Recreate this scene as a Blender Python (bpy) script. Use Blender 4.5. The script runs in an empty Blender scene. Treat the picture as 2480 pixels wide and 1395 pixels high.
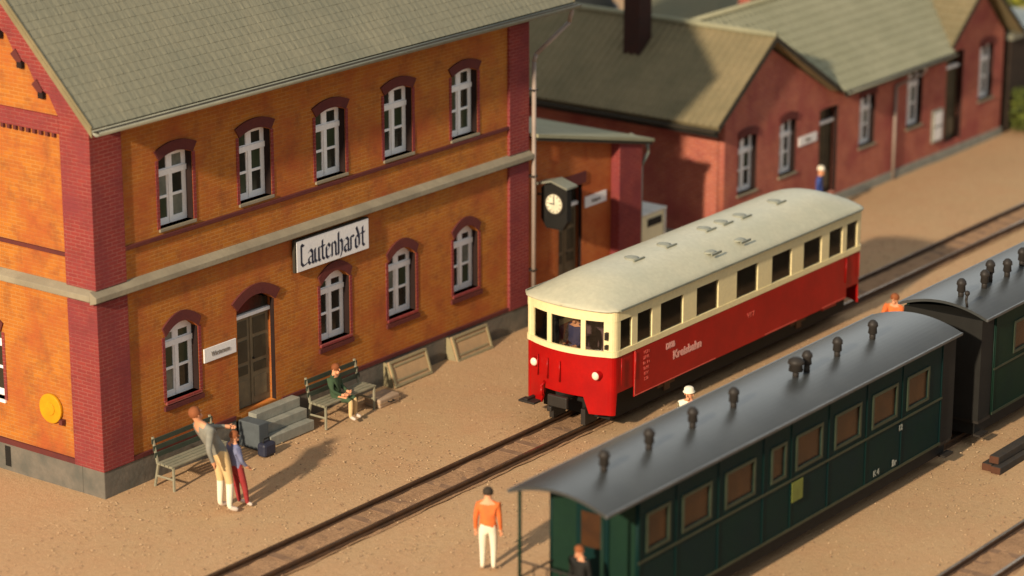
import bpy, bmesh, math, random
from mathutils import Vector, Matrix, noise
random.seed(7)
sc = bpy.context.scene
COL = sc.collection
PI = math.pi

# ------------------------------------------------------------------ camera
cam_d = bpy.data.cameras.new('camera'); cam = bpy.data.objects.new('camera', cam_d); COL.objects.link(cam)
RC = Matrix(((0.602338605677344, -0.7982403606646138, -0.0007285030545143602),
             (0.23203265135111578, 0.17421451971525062, 0.9569797018888939),
             (-0.7637729065747518, -0.5765948557925332, 0.2901539581945134)))
m = RC.transposed().to_4x4(); m.translation = Vector((-31.617035, -32.558415, 17.503642))
cam.matrix_world = m
cam_d.sensor_width = 36; cam_d.lens = 6698.5447 / 2480 * 36
cam_d.shift_x = 0.00707; cam_d.shift_y = -0.00474
cam_d.clip_start = 1; cam_d.clip_end = 600
cam_d.dof.use_dof = True; cam_d.dof.focus_distance = 50.0; cam_d.dof.aperture_fstop = 0.27
sc.camera = cam

# ------------------------------------------------------------------ light (a lamp lit model layout in a hall)
w = bpy.data.worlds.new('World'); sc.world = w; w.use_nodes = True
bg = w.node_tree.nodes['Background']
bg.inputs[0].default_value = (0.93, 0.97, 1.0, 1); bg.inputs[1].default_value = 0.48
def area(name, loc, target, size, power, color):
    d = bpy.data.lights.new(name, 'AREA'); d.shape = 'DISK'; d.size = size; d.energy = power; d.color = color
    o = bpy.data.objects.new(name, d); COL.objects.link(o); o.location = loc
    o.rotation_euler = (Vector(target) - Vector(loc)).to_track_quat('-Z', 'Y').to_euler(); return o
AZ, EL = math.radians(8.5), math.radians(23.5)
tow = Vector((-math.cos(EL) * math.cos(AZ), -math.cos(EL) * math.sin(AZ), math.sin(EL)))
KD = 220.0
area('key_lamp', Vector((10, -3, 1)) + tow * KD, (10, -3, 1), 8.0, 5.1 * PI * KD * KD, (1.0, 0.80, 0.58))
area('sheen_lamp', (118, 52, 48), (12, -6, 0), 60, 0.26 * PI * 130 ** 2, (0.95, 1.0, 0.97))  # unseen broad lamp, added low at the back for sheen on the roofs
sc.view_settings.view_transform = 'Standard'; sc.view_settings.look = 'None'
sc.view_settings.exposure = 0.13; sc.view_settings.gamma = 1.0

# ------------------------------------------------------------------ materials
def newmat(name):
    m = bpy.data.materials.new(name); m.use_nodes = True
    nt = m.node_tree; b = nt.nodes['Principled BSDF']; return m, nt, b
def N(nt, t, **kw):
    n = nt.nodes.new(t)
    for k, v in kw.items(): setattr(n, k, v)
    return n
def rgb(c): return (c[0], c[1], c[2], 1)
def ramp_mix(nt, fac, a, b):
    mx = N(nt, 'ShaderNodeMix', data_type='RGBA'); nt.links.new(fac, mx.inputs[0])
    if isinstance(a, (tuple, list)): mx.inputs[6].default_value = rgb(a)
    else: nt.links.new(a, mx.inputs[6])
    if isinstance(b, (tuple, list)): mx.inputs[7].default_value = rgb(b)
    else: nt.links.new(b, mx.inputs[7])
    return mx.outputs[2]
def noise_fac(nt, scale, detail=4, lo=.35, hi=.65, vec=None, rough=.6):
    n = N(nt, 'ShaderNodeTexNoise'); n.inputs['Scale'].default_value = scale; n.inputs['Detail'].default_value = detail
    n.inputs['Roughness'].default_value = rough
    if vec: nt.links.new(vec, n.inputs['Vector'])
    r = N(nt, 'ShaderNodeMapRange'); r.inputs[1].default_value = lo; r.inputs[2].default_value = hi
    nt.links.new(n.outputs[0], r.inputs[0]); return r.outputs[0], n.outputs[0]
def scaled(nt, f, k):
    q = N(nt, 'ShaderNodeMath', operation='MULTIPLY'); nt.links.new(f, q.inputs[0]); q.inputs[1].default_value = k; return q.outputs[0]
def objvec(nt):
    return N(nt, 'ShaderNodeTexCoord').outputs['Object']
def plain(name, a, b=None, scale=3, rough=.6, metal=0, bump=0, bscale=40, spec=.3):
    m, nt, bs = newmat(name); v = objvec(nt)
    b = b or tuple(x * .7 for x in a)
    f, _ = noise_fac(nt, scale, 5, vec=v)
    f2, _ = noise_fac(nt, scale * 7, 3, vec=v)
    c1 = ramp_mix(nt, f, a, b)
    c2 = ramp_mix(nt, scaled(nt, f2, .35), c1, tuple(x * .72 for x in a))
    nt.links.new(c2, bs.inputs['Base Color'])
    bs.inputs['Roughness'].default_value = rough; bs.inputs['Metallic'].default_value = metal
    bs.inputs['Specular IOR Level'].default_value = spec
    if bump:
        _, nf = noise_fac(nt, bscale, 3, vec=v)
        bp = N(nt, 'ShaderNodeBump'); bp.inputs['Strength'].default_value = bump; bp.inputs['Distance'].default_value = .02
        nt.links.new(nf, bp.inputs['Height']); nt.links.new(bp.outputs[0], bs.inputs['Normal'])
    return m
def brick(name, a, b, c, mortar, bw=.22, bh=.068, stain=(.18, .06, .02), msize=.010, stainamt=.55, bstr=.5):
    m, nt, bs = newmat(name); v = objvec(nt)
    sp = N(nt, 'ShaderNodeSeparateXYZ'); nt.links.new(v, sp.inputs[0])
    ad = N(nt, 'ShaderNodeMath', operation='ADD'); nt.links.new(sp.outputs[0], ad.inputs[0]); nt.links.new(sp.outputs[1], ad.inputs[1])
    cb = N(nt, 'ShaderNodeCombineXYZ'); nt.links.new(ad.outputs[0], cb.inputs[0]); nt.links.new(sp.outputs[2], cb.inputs[1])
    t = N(nt, 'ShaderNodeTexBrick'); nt.links.new(cb.outputs[0], t.inputs['Vector'])
    t.inputs['Scale'].default_value = 1; t.inputs['Brick Width'].default_value = bw; t.inputs['Row Height'].default_value = bh
    t.inputs['Mortar Size'].default_value = msize; t.inputs['Mortar Smooth'].default_value = .3
    t.inputs['Color1'].default_value = rgb(a); t.inputs['Color2'].default_value = rgb(b); t.inputs['Mortar'].default_value = rgb(mortar)
    f, _ = noise_fac(nt, 1.1, 5, .42, .68, vec=v)
    c1 = ramp_mix(nt, f, t.outputs['Color'], c)
    f2, _ = noise_fac(nt, 2.6, 6, .5, .75, vec=v, rough=.7)
    c2 = ramp_mix(nt, scaled(nt, f2, stainamt), c1, stain)
    nt.links.new(c2, bs.inputs['Base Color'])
    bs.inputs['Roughness'].default_value = .85; bs.inputs['Specular IOR Level'].default_value = .12
    bp = N(nt, 'ShaderNodeBump'); bp.inputs['Strength'].default_value = bstr; bp.inputs['Distance'].default_value = .012
    iv = N(nt, 'ShaderNodeMath', operation='SUBTRACT'); iv.inputs[0].default_value = 1; nt.links.new(t.outputs['Fac'], iv.inputs[1])
    nt.links.new(iv.outputs[0], bp.inputs['Height']); nt.links.new(bp.outputs[0], bs.inputs['Normal'])
    return m
M = {}
M['orange'] = brick('orange_brick', (.44, .158, .024), (.37, .125, .024), (.36, .092, .028), (.44, .195, .055), stain=(.19, .065, .028), stainamt=.7)
M['redtrim'] = brick('red_trim_brick', (.26, .044, .036), (.21, .037, .034), (.20, .042, .046), (.30, .095, .08), stain=(.13, .030, .028), stainamt=.5, bstr=.8)
M['annex'] = brick('annex_brick', (.46, .135, .03), (.40, .105, .026), (.36, .08, .024), (.42, .16, .07), stain=(.22, .045, .018))
M['redbrick'] = brick('red_brick', (.42, .108, .054), (.34, .078, .048), (.29, .075, .065), (.42, .20, .15), stain=(.18, .055, .042), stainamt=.6, msize=.014)
M['darktrim'] = plain('dark_trim_brick', (.125, .028, .021), (.095, .022, .022), rough=.85, bump=.3)
M['reveal'] = plain('recess_shade', (.022, .010, .008), rough=.9)  # near-black, shade of the recesses put into the colour
M['plinth'] = plain('plinth_stone', (.17, .15, .12), (.10, .10, .085), 2.5, .9, bump=.5, bscale=9)
M['band'] = plain('band_stone', (.30, .265, .185), (.20, .175, .125), 1.2, .85, bump=.3, bscale=12)
M['white'] = plain('white_paint', (.90, .90, .87), (.82, .82, .80), 4, .5)
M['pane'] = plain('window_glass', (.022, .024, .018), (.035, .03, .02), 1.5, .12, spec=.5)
M['pane_green'] = plain('greenish_glass', (.05, .065, .035), (.03, .04, .02), 1.5, .15, spec=.5)
M['pane_pale'] = plain('glass_with_curtain', (.20, .21, .17), (.12, .13, .10), 5, .2, spec=.5)
M['roof'] = plain('station_tiles', (.235, .225, .155), (.19, .19, .135), .9, .85, bump=.3, bscale=14)
M['roof2'] = plain('wing_tiles', (.24, .195, .105), (.175, .15, .08), 1.1, .85, bump=.3, bscale=14)
M['roof3'] = plain('main_tiles', (.31, .305, .20), (.26, .26, .165), .8, .85, bump=.3, bscale=14)
M['gutter'] = plain('gutter_zinc', (.27, .28, .22), (.20, .21, .17), 3, .5, metal=.2)
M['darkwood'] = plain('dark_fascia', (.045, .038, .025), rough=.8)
M['doorwood'] = plain('door_wood', (.22, .17, .095), (.16, .13, .08), 5, .7)
M['doordark'] = plain('door_panel_dark', (.085, .07, .04), rough=.6)
M['step'] = plain('step_stone', (.30, .30, .25), (.20, .21, .18), 4, .85, bump=.4)
M['slate'] = plain('bluegrey_stone', (.10, .12, .13), rough=.85)
M['bench'] = plain('bench_grey_paint', (.28, .26, .18), (.20, .20, .14), 5, .7)
M['benchdk'] = plain('bench_dark_slats', (.05, .065, .045), rough=.7)
M['board'] = plain('hatch_board', (.50, .34, .18), (.40, .28, .16), 4, .8, bump=.3)
M['boardfr'] = plain('hatch_frame', (.30, .26, .14), (.25, .22, .14), 4, .8)
M['signw'] = plain('sign_enamel', (.80, .80, .78), (.74, .75, .76), 4, .4)
M['signt'] = plain('sign_lettering', (.03, .035, .06), rough=.5)
M['signg'] = plain('sign_letter_grey', (.30, .27, .24), rough=.6)
M['black'] = plain('matt_black', (.012, .012, .010), rough=.7)
M['iron'] = plain('iron_black', (.03, .026, .022), rough=.55)
M['rust'] = plain('rail_rust', (.12, .065, .035), (.07, .045, .03), 6, .6, metal=.3)
M['railtop'] = plain('rail_head_worn', (.26, .20, .14), (.16, .11, .08), 3, .28, metal=.8)
M['sleeper'] = plain('sleeper_wood', (.20, .12, .07), (.28, .17, .10), 4, .9, bump=.4)
M['pipe'] = plain('downpipe_zinc', (.36, .29, .24), (.28, .23, .19), 3, .5)
M['red'] = plain('railcar_red', (.40, .005, .004), (.31, .004, .004), 2.2, .36, spec=.25)
M['cream'] = plain('railcar_cream', (.86, .74, .40), (.78, .68, .38), 2, .40, spec=.4)
M['carroof'] = plain('railcar_roof', (.52, .50, .36), (.45, .45, .33), 1.6, .50, spec=.4)
M['lipgrey'] = plain('rain_strip', (.26, .27, .20), rough=.5)
M['ventgrey'] = plain('vent_grey', (.34, .35, .27), rough=.6)
M['lens'] = plain('headlight_lens', (.90, .80, .62), rough=.2)
M['pinkprint'] = plain('white_print', (.85, .42, .36), (.75, .36, .30), 8, .5)
M['redprint'] = plain('faint_print', (.74, .14, .10), (.66, .09, .07), 8, .5)
M['seat'] = plain('seat_brown', (.20, .12, .13), rough=.7)
M['green'] = plain('carriage_green', (.004, .022, .019), (.004, .018, .020), 1.5, .5, spec=.08)
M['green2'] = plain('carriage_olive', (.010, .030, .018), (.008, .024, .018), 1.5, .5, spec=.08)
M['greenline'] = plain('carriage_trim', (.04, .055, .035), rough=.4)
M['brownpane'] = plain('blind_brown', (.055, .022, .008), (.03, .014, .008), 3, .25, spec=.5)
M['coachroof'] = plain('coach_roof_grey', (.050, .054, .052), (.038, .042, .042), 1.2, .40, spec=.5)
M['coachrim'] = plain('coach_roof_rim', (.10, .105, .105), rough=.4)
M['yellow'] = plain('yellow_enamel', (.62, .31, .006), (.56, .25, .006), 3, .5)
M['limelabel'] = plain('lime_label', (.17, .20, .04), rough=.5)
M['paleg'] = plain('pale_print', (.35, .38, .33), rough=.5)
M['booth'] = plain('booth_cream', (.84, .80, .52), (.78, .75, .50), 2, .5)
M['boothrim'] = plain('booth_rim_white', (.75, .76, .70), rough=.4)
M['clock'] = plain('clock_dial', (.88, .84, .62), rough=.4)
M['skin'] = plain('skin', (.75, .36, .19), (.66, .30, .16), 6, .6)
M['hair'] = plain('hair_ginger', (.28, .09, .03), rough=.8)
M['hairdk'] = plain('hair_dark', (.04, .03, .02), rough=.8)
M['coat'] = plain('grey_coat', (.27, .265, .22), (.20, .20, .17), 8, .9)
M['cuff'] = plain('pale_cloth', (.55, .50, .44), rough=.9)
M['khaki'] = plain('cream_trousers', (.72, .52, .25), (.62, .45, .22), 8, .9)
M['whitecl'] = plain('white_cloth', (.85, .78, .60), (.80, .74, .58), 8, .8)
M['denim'] = plain('blue_shirt', (.20, .22, .34), (.15, .17, .30), 8, .9)
M['maroon'] = plain('red_trousers', (.30, .03, .03), (.36, .05, .05), 8, .9)
M['shoe'] = plain('pale_shoe', (.85, .72, .60), rough=.6)
M['shoedk'] = plain('dark_shoe', (.03, .025, .02), rough=.6)
M['darkgreen'] = plain('green_coat', (.05, .09, .045), rough=.9)
M['bluecl'] = plain('blue_overalls', (.05, .09, .32), rough=.8)
M['navy'] = plain('navy_uniform', (.05, .055, .15), rough=.8)
M['orangecl'] = plain('orange_cloth', (.72, .18, .04), (.65, .14, .04), 8, .8)
M['tan'] = plain('tan_cloth', (.42, .31, .21), rough=.7)
M['timber'] = plain('dark_timber', (.05, .04, .03), (.03, .028, .025), 5, .7)
M['timberend'] = plain('rusty_end', (.10, .04, .02), rough=.8)
M['chimney'] = plain('sooty_brick', (.05, .02, .014), (.035, .018, .014), 4, .9, bump=.4)
M['bgroof'] = plain('shed_roof_felt', (.20, .18, .11), (.17, .17, .11), .8, .9)
M['bgwall'] = plain('shed_wall_dark', (.05, .035, .025), rough=.9)
M['tank'] = plain('tank_steel', (.022, .025, .024), rough=.8)
M['leaf'] = plain('leaves', (.17, .20, .03), (.09, .12, .02), 8, .7)
M['leafdk'] = plain('dark_leaves', (.07, .10, .02), (.05, .07, .02), 8, .7)
M['leafy'] = plain('yellow_leaves', (.40, .36, .03), (.26, .28, .03), 8, .7)
M['twig'] = plain('twig', (.10, .07, .04), rough=.9)

def sand_mat():
    m, nt, bs = newmat('sandy_ground'); v = objvec(nt)
    f, _ = noise_fac(nt, .22, 6, .35, .65, vec=v, rough=.6)
    f1, _ = noise_fac(nt, 1.3, 6, .42, .70, vec=v, rough=.7)
    f2, n2 = noise_fac(nt, 9, 5, .35, .7, vec=v, rough=.75)
    f3, n3 = noise_fac(nt, 34, 3, .52, .74, vec=v)
    c = ramp_mix(nt, f, (.50, .325, .185), (.46, .315, .175))
    c = ramp_mix(nt, scaled(nt, f1, .5), c, (.47, .26, .14))
    c = ramp_mix(nt, scaled(nt, f2, .5), c, (.40, .25, .12))
    c = ramp_mix(nt, scaled(nt, f3, .45), c, (.72, .50, .27))
    nt.links.new(c, bs.inputs['Base Color']); bs.inputs['Roughness'].default_value = .95
    bs.inputs['Specular IOR Level'].default_value = .1
    ad = N(nt, 'ShaderNodeMath', operation='ADD'); nt.links.new(n2, ad.inputs[0]); nt.links.new(scaled(nt, n3, .5), ad.inputs[1])
    bp = N(nt, 'ShaderNodeBump'); bp.inputs['Strength'].default_value = .55; bp.inputs['Distance'].default_value = .035
    nt.links.new(ad.outputs[0], bp.inputs['Height']); nt.links.new(bp.outputs[0], bs.inputs['Normal'])
    return m
M['sand'] = sand_mat()
def ballast_mat():
    m, nt, bs = newmat('track_bed'); v = objvec(nt)
    f1, _ = noise_fac(nt, 2.2, 6, .4, .65, vec=v, rough=.7)
    f2, n2 = noise_fac(nt, 14, 5, .35, .7, vec=v, rough=.75)
    c = ramp_mix(nt, f1, (.44, .27, .15), (.33, .20, .11))
    c = ramp_mix(nt, scaled(nt, f2, .6), c, (.22, .13, .075))
    nt.links.new(c, bs.inputs['Base Color']); bs.inputs['Roughness'].default_value = .95
    bs.inputs['Specular IOR Level'].default_value = .1
    bp = N(nt, 'ShaderNodeBump'); bp.inputs['Strength'].default_value = .8; bp.inputs['Distance'].default_value = .04
    nt.links.new(n2, bp.inputs['Height']); nt.links.new(bp.outputs[0], bs.inputs['Normal'])
    return m
M['ballast'] = ballast_mat()
def glass_mat():
    m, nt, bs = newmat('thin_glass')
    tr = N(nt, 'ShaderNodeBsdfTransparent'); tr.inputs[0].default_value = (.86, .86, .84, 1)
    gl = N(nt, 'ShaderNodeBsdfGlossy'); gl.inputs['Roughness'].default_value = .05
    fr = N(nt, 'ShaderNodeFresnel'); fr.inputs[0].default_value = 1.5
    mx = N(nt, 'ShaderNodeMixShader'); nt.links.new(fr.outputs[0], mx.inputs[0])
    nt.links.new(tr.outputs[0], mx.inputs[1]); nt.links.new(gl.outputs[0], mx.inputs[2])
    nt.links.new(mx.outputs[0], nt.nodes['Material Output'].inputs['Surface'])
    return m
M['glass'] = glass_mat()

# ------------------------------------------------------------------ mesh helpers
class MB:
    def __init__(s): s.v = []; s.f = []; s.mi = []
    def add(s, vs, fs, mi=0):
        o = len(s.v); s.v += [tuple(p) for p in vs]; s.f += [tuple(i + o for i in f) for f in fs]; s.mi += [mi] * len(fs); return s
    def box(s, x0, x1, y0, y1, z0, z1, mi=0):
        vs = [(x, y, z) for z in (z0, z1) for y in (y0, y1) for x in (x0, x1)]
        return s.add(vs, [(0, 2, 3, 1), (4, 5, 7, 6), (0, 1, 5, 4), (2, 6, 7, 3), (0, 4, 6, 2), (1, 3, 7, 5)], mi)
    def prism(s, poly, axis, a, b, mi=0):
        n = len(poly)
        def P(p, t):
            return {0: (t, p[0], p[1]), 1: (p[0], t, p[1]), 2: (p[0], p[1], t)}[axis]
        vs = [P(p, a) for p in poly] + [P(p, b) for p in poly]
        fs = [tuple(range(n)), tuple(range(2 * n - 1, n - 1, -1))] + [(i, i + n, (i + 1) % n + n, (i + 1) % n) for i in range(n)]
        return s.add(vs, fs, mi)
    def tube(s, p0, p1, r0, r1=None, n=10, mi=0):
        r1 = r0 if r1 is None else r1
        p0, p1 = Vector(p0), Vector(p1); d = (p1 - p0).normalized()
        a = d.orthogonal().normalized(); b = d.cross(a)
        vs = [p + (a * math.cos(2 * PI * i / n) + b * math.sin(2 * PI * i / n)) * r for p, r in ((p0, r0), (p1, r1)) for i in range(n)]
        fs = [(i, (i + 1) % n, (i + 1) % n + n, i + n) for i in range(n)] + [tuple(range(n - 1, -1, -1)), tuple(range(n, 2 * n))]
        return s.add(vs, fs, mi)
    def path(s, pts, r, n=8, mi=0):
        for a, b in zip(pts, pts[1:]): s.tube(a, b, r, n=n, mi=mi)
        for p in pts[1:-1]: s.ball(p, r * 1.02, 8, 5, mi=mi)
        return s
    def ball(s, c, r, n=14, k=8, sc_=(1, 1, 1), mi=0):
        c = Vector(c); vs = []; fs = []
        for j in range(k + 1):
            t = PI * j / k
            for i in range(n):
                a = 2 * PI * i / n
                vs.append(c + Vector((math.sin(t) * math.cos(a) * sc_[0], math.sin(t) * math.sin(a) * sc_[1], math.cos(t) * sc_[2])) * r)
        for j in range(k):
            for i in range(n): fs.append((j * n + i, (j + 1) * n + i, (j + 1) * n + (i + 1) % n, j * n + (i + 1) % n))
        return s.add(vs, fs, mi)
    def lathe(s, c, prof, n=16, mi=0):
        c = Vector(c); vs = []; fs = []
        for r, z in prof:
            for i in range(n): vs.append(c + Vector((r * math.cos(2 * PI * i / n), r * math.sin(2 * PI * i / n), z)))
        k = len(prof)
        for j in range(k - 1):
            for i in range(n): fs.append((j * n + i, j * n + (i + 1) % n, (j + 1) * n + (i + 1) % n, (j + 1) * n + i))
        fs += [tuple(range(n - 1, -1, -1)), tuple(range((k - 1) * n, k * n))]
        return s.add(vs, fs, mi)
    def build(s, name, mats, parent=None, smooth=False, bevel=0, loc=(0, 0, 0)):
        me = bpy.data.meshes.new(name); me.from_pydata(s.v, [], s.f)
        if not isinstance(mats, (list, tuple)): mats = [mats]
        for mm in mats: me.materials.append(mm)
        me.polygons.foreach_set('material_index', s.mi)
        bm = bmesh.new(); bm.from_mesh(me); bmesh.ops.recalc_face_normals(bm, faces=bm.faces)
        bm.to_mesh(me); bm.free()
        if smooth: me.polygons.foreach_set('use_smooth', [True] * len(me.polygons))
        me.update()
        return link(name, me, parent, bevel, loc)
def link(name, me, parent=None, bevel=0, loc=(0, 0, 0)):
    o = bpy.data.objects.new(name, me); COL.objects.link(o); o.location = loc
    if parent: o.parent = parent
    if bevel:
        b = o.modifiers.new('bevel', 'BEVEL'); b.width = bevel; b.segments = 2; b.limit_method = 'ANGLE'; b.angle_limit = .9
    return o
def empty(name, loc, label, cat, group=None, rz=0):
    o = bpy.data.objects.new(name, None); COL.objects.link(o); o.location = loc; o.rotation_euler.z = rz
    o.empty_display_size = .2
    return tag(o, label, cat, group)
def tag(o, label=None, cat=None, group=None, kind=None):
    if label: o['label'] = label
    if cat: o['category'] = cat
    if group: o['group'] = group
    if kind: o['kind'] = kind
    return o
def copy_tree(o, parent=None):
    c = o.copy(); COL.objects.link(c)
    if parent: c.parent = parent
    for ch in list(o.children): copy_tree(ch, c)
    return c
def panel(name, outer, holes, thick, mat, parent, to3d):
    """flat sheet with holes: outer/holes are lists of (u,v); to3d maps (u,v,w) with w in 0..thick"""
    cu = bpy.data.curves.new(name, 'CURVE'); cu.dimensions = '2D'; cu.fill_mode = 'BOTH'; cu.extrude = thick / 2
    for poly in [outer] + holes:
        sp = cu.splines.new('POLY'); sp.points.add(len(poly) - 1)
        for p, q in zip(sp.points, poly): p.co = (q[0], q[1], 0, 1)
        sp.use_cyclic_u = True
    tmp = bpy.data.objects.new('tmp', cu)
    me = bpy.data.meshes.new_from_object(tmp); bpy.data.objects.remove(tmp); bpy.data.curves.remove(cu)
    me.name = name
    for vv in me.vertices:
        u, v_, w_ = vv.co; vv.co = Vector(to3d(u, v_, w_ + thick / 2))
    bm = bmesh.new(); bm.from_mesh(me); bmesh.ops.remove_doubles(bm, verts=bm.verts, dist=1e-4)
    bmesh.ops.recalc_face_normals(bm, faces=bm.faces); bm.to_mesh(me); bm.free()
    me.materials.clear(); me.materials.append(mat)
    return link(name, me, parent)
def text(name, body, size, mat, parent, mtx, depth=.006, bold=.012, sx=1.0, shear=0):
    cu = bpy.data.curves.new(name, 'FONT'); cu.body = body; cu.size = size; cu.extrude = depth; cu.offset = bold
    cu.align_x = 'CENTER'; cu.align_y = 'CENTER'; cu.shear = shear; cu.resolution_u = 3
    tmp = bpy.data.objects.new('tmp', cu); me = bpy.data.meshes.new_from_object(tmp)
    bpy.data.objects.remove(tmp); bpy.data.curves.remove(cu); me.name = name
    me.transform(mtx @ Matrix.Diagonal((sx, 1, 1, 1)))
    me.materials.clear(); me.materials.append(mat)
    return link(name, me, parent)
def face_front(x, y, z, tilt=0):   # text plane facing -Y, reading along +X
    return Matrix.Translation((x, y, z)) @ Matrix.Rotation(PI / 2, 4, 'X')
def slope(name, mat, parent, o, u, v, L, H, row=.28, col=.24, amp=.012, lift=.03, keep=None):
    """tiled roof slope: o = eave start, u along eave, v up the slope"""
    o, u, v = Vector(o), Vector(u).normalized(), Vector(v).normalized(); n = u.cross(v)
    if n.z < 0: n = -n
    nr = max(1, round(H / row)); rh = H / nr; nu = int(L / col * 4); mb = MB()
    vs = []; fs = []
    for r in range(nr):
        for k in (0, 1):
            for i in range(nu + 1):
                a = L * i / nu
                hgt = (lift if k == 0 else .003) + amp * math.cos(2 * PI * i / 4 + (PI if False else 0)) + (random.uniform(-.003, .003) if k == 0 else 0)
                vs.append(o + u * a + v * (rh * (r + k)) + n * hgt)
    W = nu + 1
    for r in range(2 * nr - 1):
        for i in range(nu):
            f = (r * W + i, r * W + i + 1, (r + 1) * W + i + 1, (r + 1) * W + i)
            if keep and not keep(sum((vs[j] for j in f), Vector()) / 4): continue
            fs.append(f)
    mb.add(vs, fs)
    if keep: return mb.build(name, mat, parent)
    # underside
    t = .10
    c = [o + n * .0, o + u * L, o + u * L + v * H, o + v * H]
    mb.add([p - n * .004 for p in c] + [p - n * t for p in c], [(0, 1, 2, 3), (7, 6, 5, 4), (0, 4, 5, 1), (1, 5, 6, 2), (2, 6, 7, 3), (3, 7, 4, 0)])
    return mb.build(name, mat, parent)

# ------------------------------------------------------------------ people
SK = {}
def person(loc, rz, label, pose, cols, scale=1.0, hair=None, hat=None, group=None, seated=False, face=True, name='person'):
    """pose: dict joint->(x,y,z) for a 1.75 m figure facing +X ; one continuous skinned body"""
    t = empty(name, loc, label, 'person', group, rz)
    J = pose
    chain = [('pelvis', None, .125), ('waist', 'pelvis', .115), ('chest', 'waist', .145), ('neck', 'chest', .055), ('head', 'neck', .088), ('crown', 'head', .085),
             ('shl', 'chest', .075), ('ell', 'shl', .048), ('wrl', 'ell', .034), ('hal', 'wrl', .040),
             ('shr', 'chest', .075), ('elr', 'shr', .048), ('wrr', 'elr', .034), ('har', 'wrr', .040),
             ('hil', 'pelvis', .098), ('knl', 'hil', .066), ('anl', 'knl', .045), ('tol', 'anl', .038),
             ('hir', 'pelvis', .098), ('knr', 'hir', .066), ('anr', 'knr', .045), ('tor', 'anr', .038)]
    names = [c[0] for c in chain]; idx = {n_: i for i, n_ in enumerate(names)}
    me = bpy.data.meshes.new('body')
    me.from_pydata([Vector(J[n_]) for n_ in names], [(idx[n_], idx[p]) for n_, p, r in chain if p], [])
    o = bpy.data.objects.new('body', me); COL.objects.link(o)
    sm = o.modifiers.new('s', 'SKIN'); sm.use_smooth_shade = True
    o.modifiers.new('d', 'SUBSURF').levels = 1
    for i, (n_, p, r) in enumerate(chain):
        sv = me.skin_vertices[0].data[i]; rr_ = r * (1.0 if n_ in ('head', 'crown', 'neck') else 1.08); sv.radius = (rr_, rr_ * (1.2 if n_ in ('chest', 'waist', 'pelvis') else 1)); sv.use_root = (i == 0)
    dg = bpy.context.evaluated_depsgraph_get(); dg.update()
    bme = bpy.data.meshes.new_from_object(o.evaluated_get(dg)); bpy.data.objects.remove(o)
    # face, fingers merged into the body mesh
    bm = bmesh.new(); bm.from_mesh(bme)
    extra = MB()
    hd = Vector(J['head']); up = (Vector(J['crown']) - Vector(J['neck'])).normalized(); fw = Vector(J.get('look', (1, 0, 0))); fw = (fw - up * fw.dot(up)).normalized(); sd = up.cross(fw)
    if face:
        extra.tube(hd + fw * .085 + up * .03, hd + fw * .125 - up * .005, .010, .018, 6)
        for s in (-1, 1): extra.ball(hd + sd * s * .095 + up * .005, .026, 6, 4, (.5, .5, 1))
        extra.ball(hd + fw * .07 - up * .07, .045, 8, 5)
    for s in 'lr':
        wv = Vector(J['wr' + s]); hv = Vector(J['ha' + s]); d = (hv - wv).normalized(); a = d.orthogonal().normalized()
        for k in range(4):
            b0 = hv + a * (k - 1.5) * .019; l_ = (.062, .074, .070, .055)[k]
            mid = b0 + d * l_ * .6; extra.tube(b0, mid, .010, .009, 6); extra.tube(mid, mid + (d + d.cross(a) * .7).normalized() * l_ * .55, .009, .007, 6)
        extra.tube(hv - d * .03 + a * .03, hv + a * .065 + d * .02, .011, .008, 6)
    xm = bpy.data.meshes.new('x'); xm.from_pydata(extra.v, [], extra.f); bm.from_mesh(xm); bpy.data.meshes.remove(xm)
    bmesh.ops.recalc_face_normals(bm, faces=bm.faces); bm.to_mesh(bme); bm.free()
    mats = []
    def mi(m_):
        if m_ not in mats: mats.append(m_)
        return mats.index(m_)
    seg = {'top': [('waist', 'chest'), ('chest', 'shl'), ('chest', 'shr'), ('shl', 'ell'), ('shr', 'elr'), ('ell', 'wrl'), ('elr', 'wrr'), ('pelvis', 'waist')],
           'trousers': [('pelvis', 'hil'), ('pelvis', 'hir'), ('hil', 'knl'), ('hir', 'knr')], 'shin': [('knl', 'anl'), ('knr', 'anr')],
           'skin': [('neck', 'head'), ('head', 'crown'), ('wrl', 'hal'), ('wrr', 'har')], 'shoe': [('anl', 'tol'), ('anr', 'tor')]}
    def dseg(p, a, b):
        ab = b - a; tt = max(0, min(1, (p - a).dot(ab) / max(1e-9, ab.length_squared))); return (p - a - ab * tt).length
    ids = []
    for p in bme.polygons:
        c = Vector(p.center); best = None
        for k, ss in seg.items():
            for a, b in ss:
                d_ = dseg(c, Vector(J[a]), Vector(J[b]))
                if k == 'skin': d_ *= .9
                if best is None or d_ < best[0]: best = (d_, k)
        k = best[1]
        if k == 'shin' and 'shin' not in cols: k = 'trousers'
        ids.append(mi(M[cols.get(k, 'skin')]))
    bme.materials.clear()
    for m_ in mats: bme.materials.append(m_)
    bme.polygons.foreach_set('material_index', ids); bme.polygons.foreach_set('use_smooth', [True] * len(ids))
    b = link('body', bme, t)
    if hair:
        mb = MB(); vs = []; fs = []; n = 14; kk = 6
        for j in range(kk + 1):
            th = PI * .62 * j / kk
            for i in range(n):
                a_ = 2 * PI * i / n; q = up * math.cos(th) + (fw * math.cos(a_) + sd * math.sin(a_)) * math.sin(th)
                cut = 1.0 if (math.cos(a_) < .55 or th < PI * .33) else .86
                vs.append(hd + up * .035 + q * .108 * cut * random.uniform(.97, 1.04))
        for j in range(kk):
            for i in range(n): fs.append((j * n + i, (j + 1) * n + i, (j + 1) * n + (i + 1) % n, j * n + (i + 1) % n))
        mb.add(vs, fs).build('hair', M[hair], t, smooth=True)
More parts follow.
